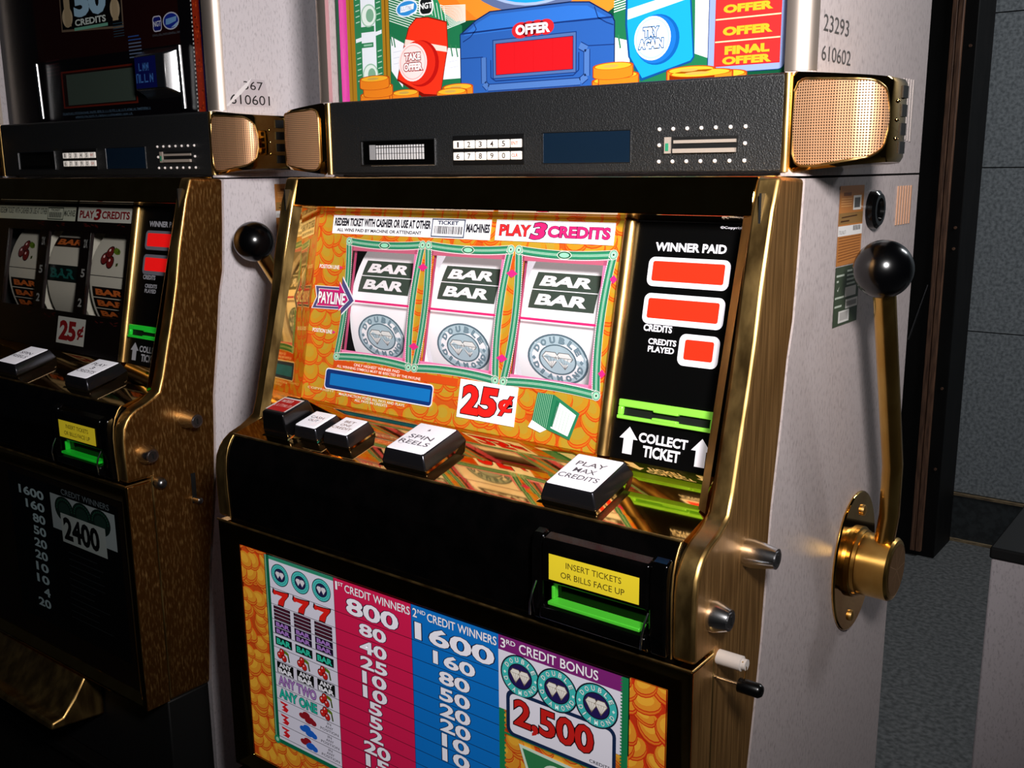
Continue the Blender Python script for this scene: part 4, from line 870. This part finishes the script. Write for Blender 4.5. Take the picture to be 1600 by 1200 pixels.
    A.poly([(379, 200), (440, 200), (449, 99), (446, 95), (396, 82), (382, 104), (378.5, 132)], '0f4a8a', 11); A.poly([(381, 200), (438.5, 200), (447.5, 99.5), (445, 96.5), (397, 84.5), (384, 104), (380.5, 132)], '1a9cec', 11.5)
    A.poly([(380.8, 136), (439, 147.5), (438.5, 155), (380.8, 145)], 'd4ecfa', 12)
    A.ell(411.5, 116.5, 22.5, 21.5, '0f5aa8', 12.4, 32); A.ell(409.5, 117, 21, 20.5, '1a6cc4', 12.7, 32); A.ell(406.8, 118, 18.6, 18.8, 'e8f0f8', 13, 32); A.ell(406.8, 118, 17, 17.2, 'a8d8f0', 13.3, 32); A.ell(406.8, 118, 15.8, 16, 'd8eefa', 13.5, 32)
    A.text('TRY', 397.5, 413, 119.5, 127.5, 'f4f8fc', 15, .05, edge='14508c', eoff=.14); A.text('AGAIN', 393, 418, 109.5, 117.5, 'f4f8fc', 15, .05, edge='14508c', eoff=.14)
    # offer ladder
    A.rrect(461.5, 532, 83.8, T + 20, 6, '1a3a6a', 12); A.rrect(462.2, 531.4, 84.5, T + 20, 5.5, '8a9ccc', 12.4); A.rect(467.8, 527.4, 89.4, T, 'b01820', 12.8); A.rect(468.4, 527, 90, T, 'ee2c2c', 13)
    for v in (109.7, 127.9, 146, 164): A.line([(468.4, v), (527, v)], 1.1, 'f8d8a0', 13.4)
    for (s_, x0, x1, v0, v1) in (('OFFER', 475.3, 519.8, 132.4, 139.2), ('OFFER', 475.3, 520, 114.2, 121.4), ('FINAL', 477.6, 518, 98.8, 105.8), ('OFFER', 475.6, 520, 90.6, 97.2), ('OFFER', 475.3, 519.8, 150, 157)): A.text(s_, x0, x1, v0, v1, 'e6a828', 15, .06, edge='b8541a', eoff=.075)
    # maker's emblems
    A.ell(109.4, 172, 16, 8.5, 'dfe8f2', 12, 28, .05); A.ell(109.4, 172, 14.4, 7.2, '2f8ad4', 12.3, 28, .05); A.poly([(100, 168.5), (100.5, 174.5), (120, 176), (119, 170.5), (106, 168.5)], 'e8f0f8', 12.6); scribble(A, 102, 118, 170.2, 174, 'b0a8c8', 13, 4); A.poly([(113, 165.5), (124, 168.5), (123, 166)], 'e8f0f8', 12.6)
    A.rrect(126.5, 146.5, 162.5, 181, 6, 'e9ecec', 12.2); A.rrect(128.3, 144.7, 164, 179.5, 5, '14181a', 12.5); A.text('NGT', 127.5, 145.5, 169, 175, 'f0f4f4', 13, .03)
    # coin piles along the foot
    for (cx, z, rx, n, dx) in ((63, 80, 21, 1, 0), (58, 78, 22, 3, 5), (104, 78, 19, 1, 0), (170, 76, 20, 1, 0), (178, 80, 20, 1, 0), (366, 76, 22, 1, 0), (372, 80, 21, 2, -6), (455, 77, 30, 1, 0), (446, 80, 23, 1, 0), (478, 75, 20, 1, 0)): stack(A, cx, z, rx, n, 17 + (cx * 7 % 3) + (2 if n > 1 else 0), dx=dx)
    A.clip = None
    A.build('offer_artwork_print', tg)

def top_art_far(tg, G):
    A = Art((0, .1861, .370), (1, 0, 0), (0, 0, 1), (0, -1, 0), 0)
    T = 460; A.clip = (0.5, 536, 81.2, T)
    A.rect(0, 536, 81.2, T, '070508', .5); A.rect(110, 470, 168, 330, '1c0606', 1)
    A.rect(500, 515, 81.2, T, '9a2a12', 2); A.rect(515, 527, 81.2, T, '2a34c8', 2); A.rect(496.5, 500, 81.2, T, '101014', 2)
    for k in range(70):
        A.rect(496.9, 499.2, 82 + k * 5.2, 84.2 + k * 5.2, 'd8d4d0', 2.5)
        if k % 2: A.ell(521 + (2.5 if k % 4 == 1 else -2.5), 84 + k * 5.2, 1.3, 1.3, '8f9ae0', 2.5, 8)
    rnd = random.Random(9)
    for k in range(90): A.ell(rnd.uniform(501, 514), rnd.uniform(82, 330), rnd.uniform(.8, 2.2), rnd.uniform(.8, 2.2), rnd.choice(('c84a1c', '6a1a0c', 'b83a14')), 2.5, 6)
    # fifty-credits card
    A.poly([(184, 206), (344, 199), (348, 330), (188, 330)], '6a5a4a', 3); A.poly([(187, 209), (341, 202), (345, 330), (191, 330)], '0a0809', 3.5)
    A.text('50', 222, 306, 222, 262, '9fc4dc', 5, .06, edge='1a2026', eoff=.08); A.text('CREDITS', 222, 302, 211, 220, 'c9d4ce', 5, .03); A.rect(219, 306, 205, 209, '6aa890', 5)
    A.ell(203, 225, 14, 14, 'b8a484', 4); A.rect(196, 212, 212, 262, 'a89474', 4.2); A.ell(326, 225, 12, 14, 'b8a484', 4); A.rect(319, 333, 210, 262, 'a89474', 4.2)
    A.rrect(412, 432, 187, 207, 5, 'b8b8c8', 4); A.rrect(413.5, 430.5, 188.5, 205.5, 4, '141a6a', 4.4); A.text('NGT', 414, 430, 193.5, 200.5, 'c8ccd8', 5, .02)
    A.ell(453, 198, 18, 11, 'b8bccc', 4); A.ell(453, 198, 16, 9.4, '16288a', 4.4); A.poly([(441, 194), (442, 201), (466, 203), (464, 197), (448, 194)], '6a98c8', 4.7); A.poly([(452, 189.5), (468, 196), (466, 191)], '8fb0d0', 4.7); scribble(A, 410, 472, 181.5, 184, '4a5058', 4, 5)
    for j in range(7): A.line([(352, 186 - j * 4.5), (352 + (30 if j else 26), 186 - j * 4.5)], 1.6, '2a4a8a' if j < 2 else '5a6a86', 4)
    for j in range(5): A.line([(130, 168 - j * 5), (168, 169 - j * 5)], 1.2, '3a1a1c', 4)
    for j in range(6): A.line([(318, 200 - j * 3.4 + 6), (344, 200 - j * 3.4 + 6)], 1.0, '2a4250', 4.6)
    scribble(A, 165, 392, 88.8, 92.2, '4a6074', 4, 2); scribble(A, 200, 350, 83.4, 86.4, '4a6074', 4, 3)
    A.rect(170, 364, 98.5, 151, '5a1a0e', 4); A.rect(174, 360.5, 101, 148.5, '1a0a08', 4.4); A.rect(184, 358, 102.6, 146, mat('dull_lcd', '3a463e', .4), 5)
    A.clip = None
    A.build('bonus_artwork_print', tg)
    m = MB()
    def fr(x0, x1, v0, v1, d): return [(x / 1e3, .1855 - d, .37 + v / 1e3) for x, v in ((x0, v0), (x1, v0), (x1, v1), (x0, v1))]
    m.add(fr(386, 472, 102, 166, 0) + fr(390, 468, 106, 162, .006) + fr(396, 462, 112, 156, .022), [(8, 9, 10, 11)] + [(k * 4 + i, k * 4 + (i + 1) % 4, k * 4 + 4 + (i + 1) % 4, k * 4 + 4 + i) for k in range(2) for i in range(4)])
    b = m.build('spin_bonus_button', CHROME, tg, bevel=.002)
    A = Art((0, .1634, .370), (1, 0, 0), (0, 0, 1), (0, -1, 0), 0); A.rect(397.5, 445, 114, 154, '0c1250', 1); scribble(A, 407, 430, 136, 146, '3f70b4', 2, 7); scribble(A, 400, 441, 121, 132, '3f70b4', 2, 8); A.build('button_print', b)
    for x0 in (.478, .118):
        m = MB(); m.tube([(x0, .180, .37 + .086), (x0, .178, .37 + .165)], .0035, 8); m.build('chrome_rod', CHROME, tg, smooth=60)

# ------------------------------------------------------------------ the room
def room():
    conc = noise_mat('mottled_floor_lino', '4e5050', '6f7070', (70, 70, 70), .36, .64, .6, spec=.3, detail=10)
    wallm = noise_mat('speckled_wall_board', '6e7478', '989ea2', (90, 90, 90), .35, .62, .7, spec=.2, detail=8)
    m = MB(); m.box(-5, 4, -3.5, 3.3, -.05, 0); tag(m.build('floor', conc, None), kind='structure')
    m = MB(); m.box(-5, 4, 3.215, 3.3, 0, 3.0); wb = tag(m.build('wall_back', mat('wall_joint_dark', '14181a', .8), None), kind='structure')
    zs = [.185, .790, 1.365, 1.876, 2.42, 3.0]
    for i in range(len(zs) - 1):
        for x0 in (-5, -2.6, -.2, 2.2):
            m = MB(); m.box(x0 + .002, min(x0 + 2.4, 4) - .002, 3.2, 3.216, zs[i] + .002, zs[i + 1] - .002); m.build('panel', wallm, wb, off=Vector((0, 0, 0)))
    m = MB(); m.box(-5, 4, 3.188, 3.215, 0, .176); tag(m.build('baseboard_back', noise_mat('baseboard_vinyl', '24282a', '33383a', (50, 50, 50), .4, .6, .6), None), kind='structure')
    m = MB(); m.box(-5, 4, 3.184, 3.2, .176, .184); tag(m.build('trim_1', noise_mat('pale_wood_trim', '5a4a38', '8a7658', (30, 200, 200), .4, .6, .6), None), kind='structure')
    m = MB(); m.box(-5, 4, 3.178, 3.188, .0, .010); tag(m.build('trim_2', noise_mat('pale_wood_bead', '6a5a44', '9a8666', (30, 200, 200), .4, .6, .6), None), kind='structure')
    # tall dark cabinet against the wall, two timber battens on its edge
    r_ = empty('tall_cabinet', (-.50, 3.05, 0)); tag(r_, 'tall black cabinet with two brown timber battens standing against the grey wall', 'cabinet')
    O_ = Vector((.50, -3.05, 0))
    m = MB(); m.box(-1.0, .006, 2.955, 3.17, .0, 2.6); m.build('carcass', noise_mat('black_painted_board', '040404', '0b0a0a', (20, 20, 6), .4, .6, .6, spec=.2), r_, bevel=.003, off=O_)
    wood = noise_mat('brown_timber', '4a3022', '7a5640', (160, 160, 14), .35, .65, .6)
    for a, b in ((-.0735, -.0565), (-.0545, -.0365)):
        m = MB(); m.box(a, b, 2.938, 2.956, .02, 2.6); m.build('batten', wood, r_, bevel=.002, off=O_)
    for z in (1.10, 1.17, .62, .33, 1.75):
        m = MB(); m.tube([(-.012, 2.957, z), (-.012, 2.951, z)], .005, 10); m.build('bolt_head', wood, r_, off=O_, smooth=40)
    m = MB(); m.tube([(-.085, 2.953, .975), (-.137, 2.953, .780)], .004, 8); m.build('stay_rod', STEEL, r_, off=O_, smooth=40)
    # pale cabinet at the right, only its corner in view
    r_ = empty('grey_cabinet', (.90, 1.15, 0)); tag(r_, 'pale speckled grey cabinet standing on the floor behind the lever', 'cabinet'); O_ = Vector((-.90, -1.15, 0))
    m = MB(); m.box(.582, 1.2, .92, 1.4, .0, .80); m.build('carcass', LAMINATE2, r_, bevel=.004, off=O_)
    m = MB(); m.box(.580, 1.202, .915, 1.402, .80, .818); m.build('top_board', BLACK, r_, bevel=.003, off=O_)
    # stands under the two machines
    for x, lab in ((0, 'low black stand under the slot machine with the red and blue pay table'), (-.767, 'low black stand under the slot machine with the torn number label')):
        m = MB(); m.box(XL - .01, XR + .01, .02, .50, .0, .535); m.box(XL - .016, XR + .016, .012, .506, .535, .5495)
        o = m.build('machine_stand', noise_mat('black_stained_board', '070605', '100c0a', (12, 60, 60), .4, .6, .5), None, bevel=.003); o.location = (x, .003 if x else 0, 0)
        tag(o, lab, 'stand')

room()
near = make_machine('slot_machine', (0, 0, .55), True)
tag(near, 'gold-trimmed grey slot machine with lit coin artwork and double BAR on all three reels', 'slot machine')
far = make_machine('slot_machine', (-.767, .003, .55), False)
tag(far, 'worn gold slot machine with dark unlit glass, cherry reel and fifty-credits card on top', 'slot machine')
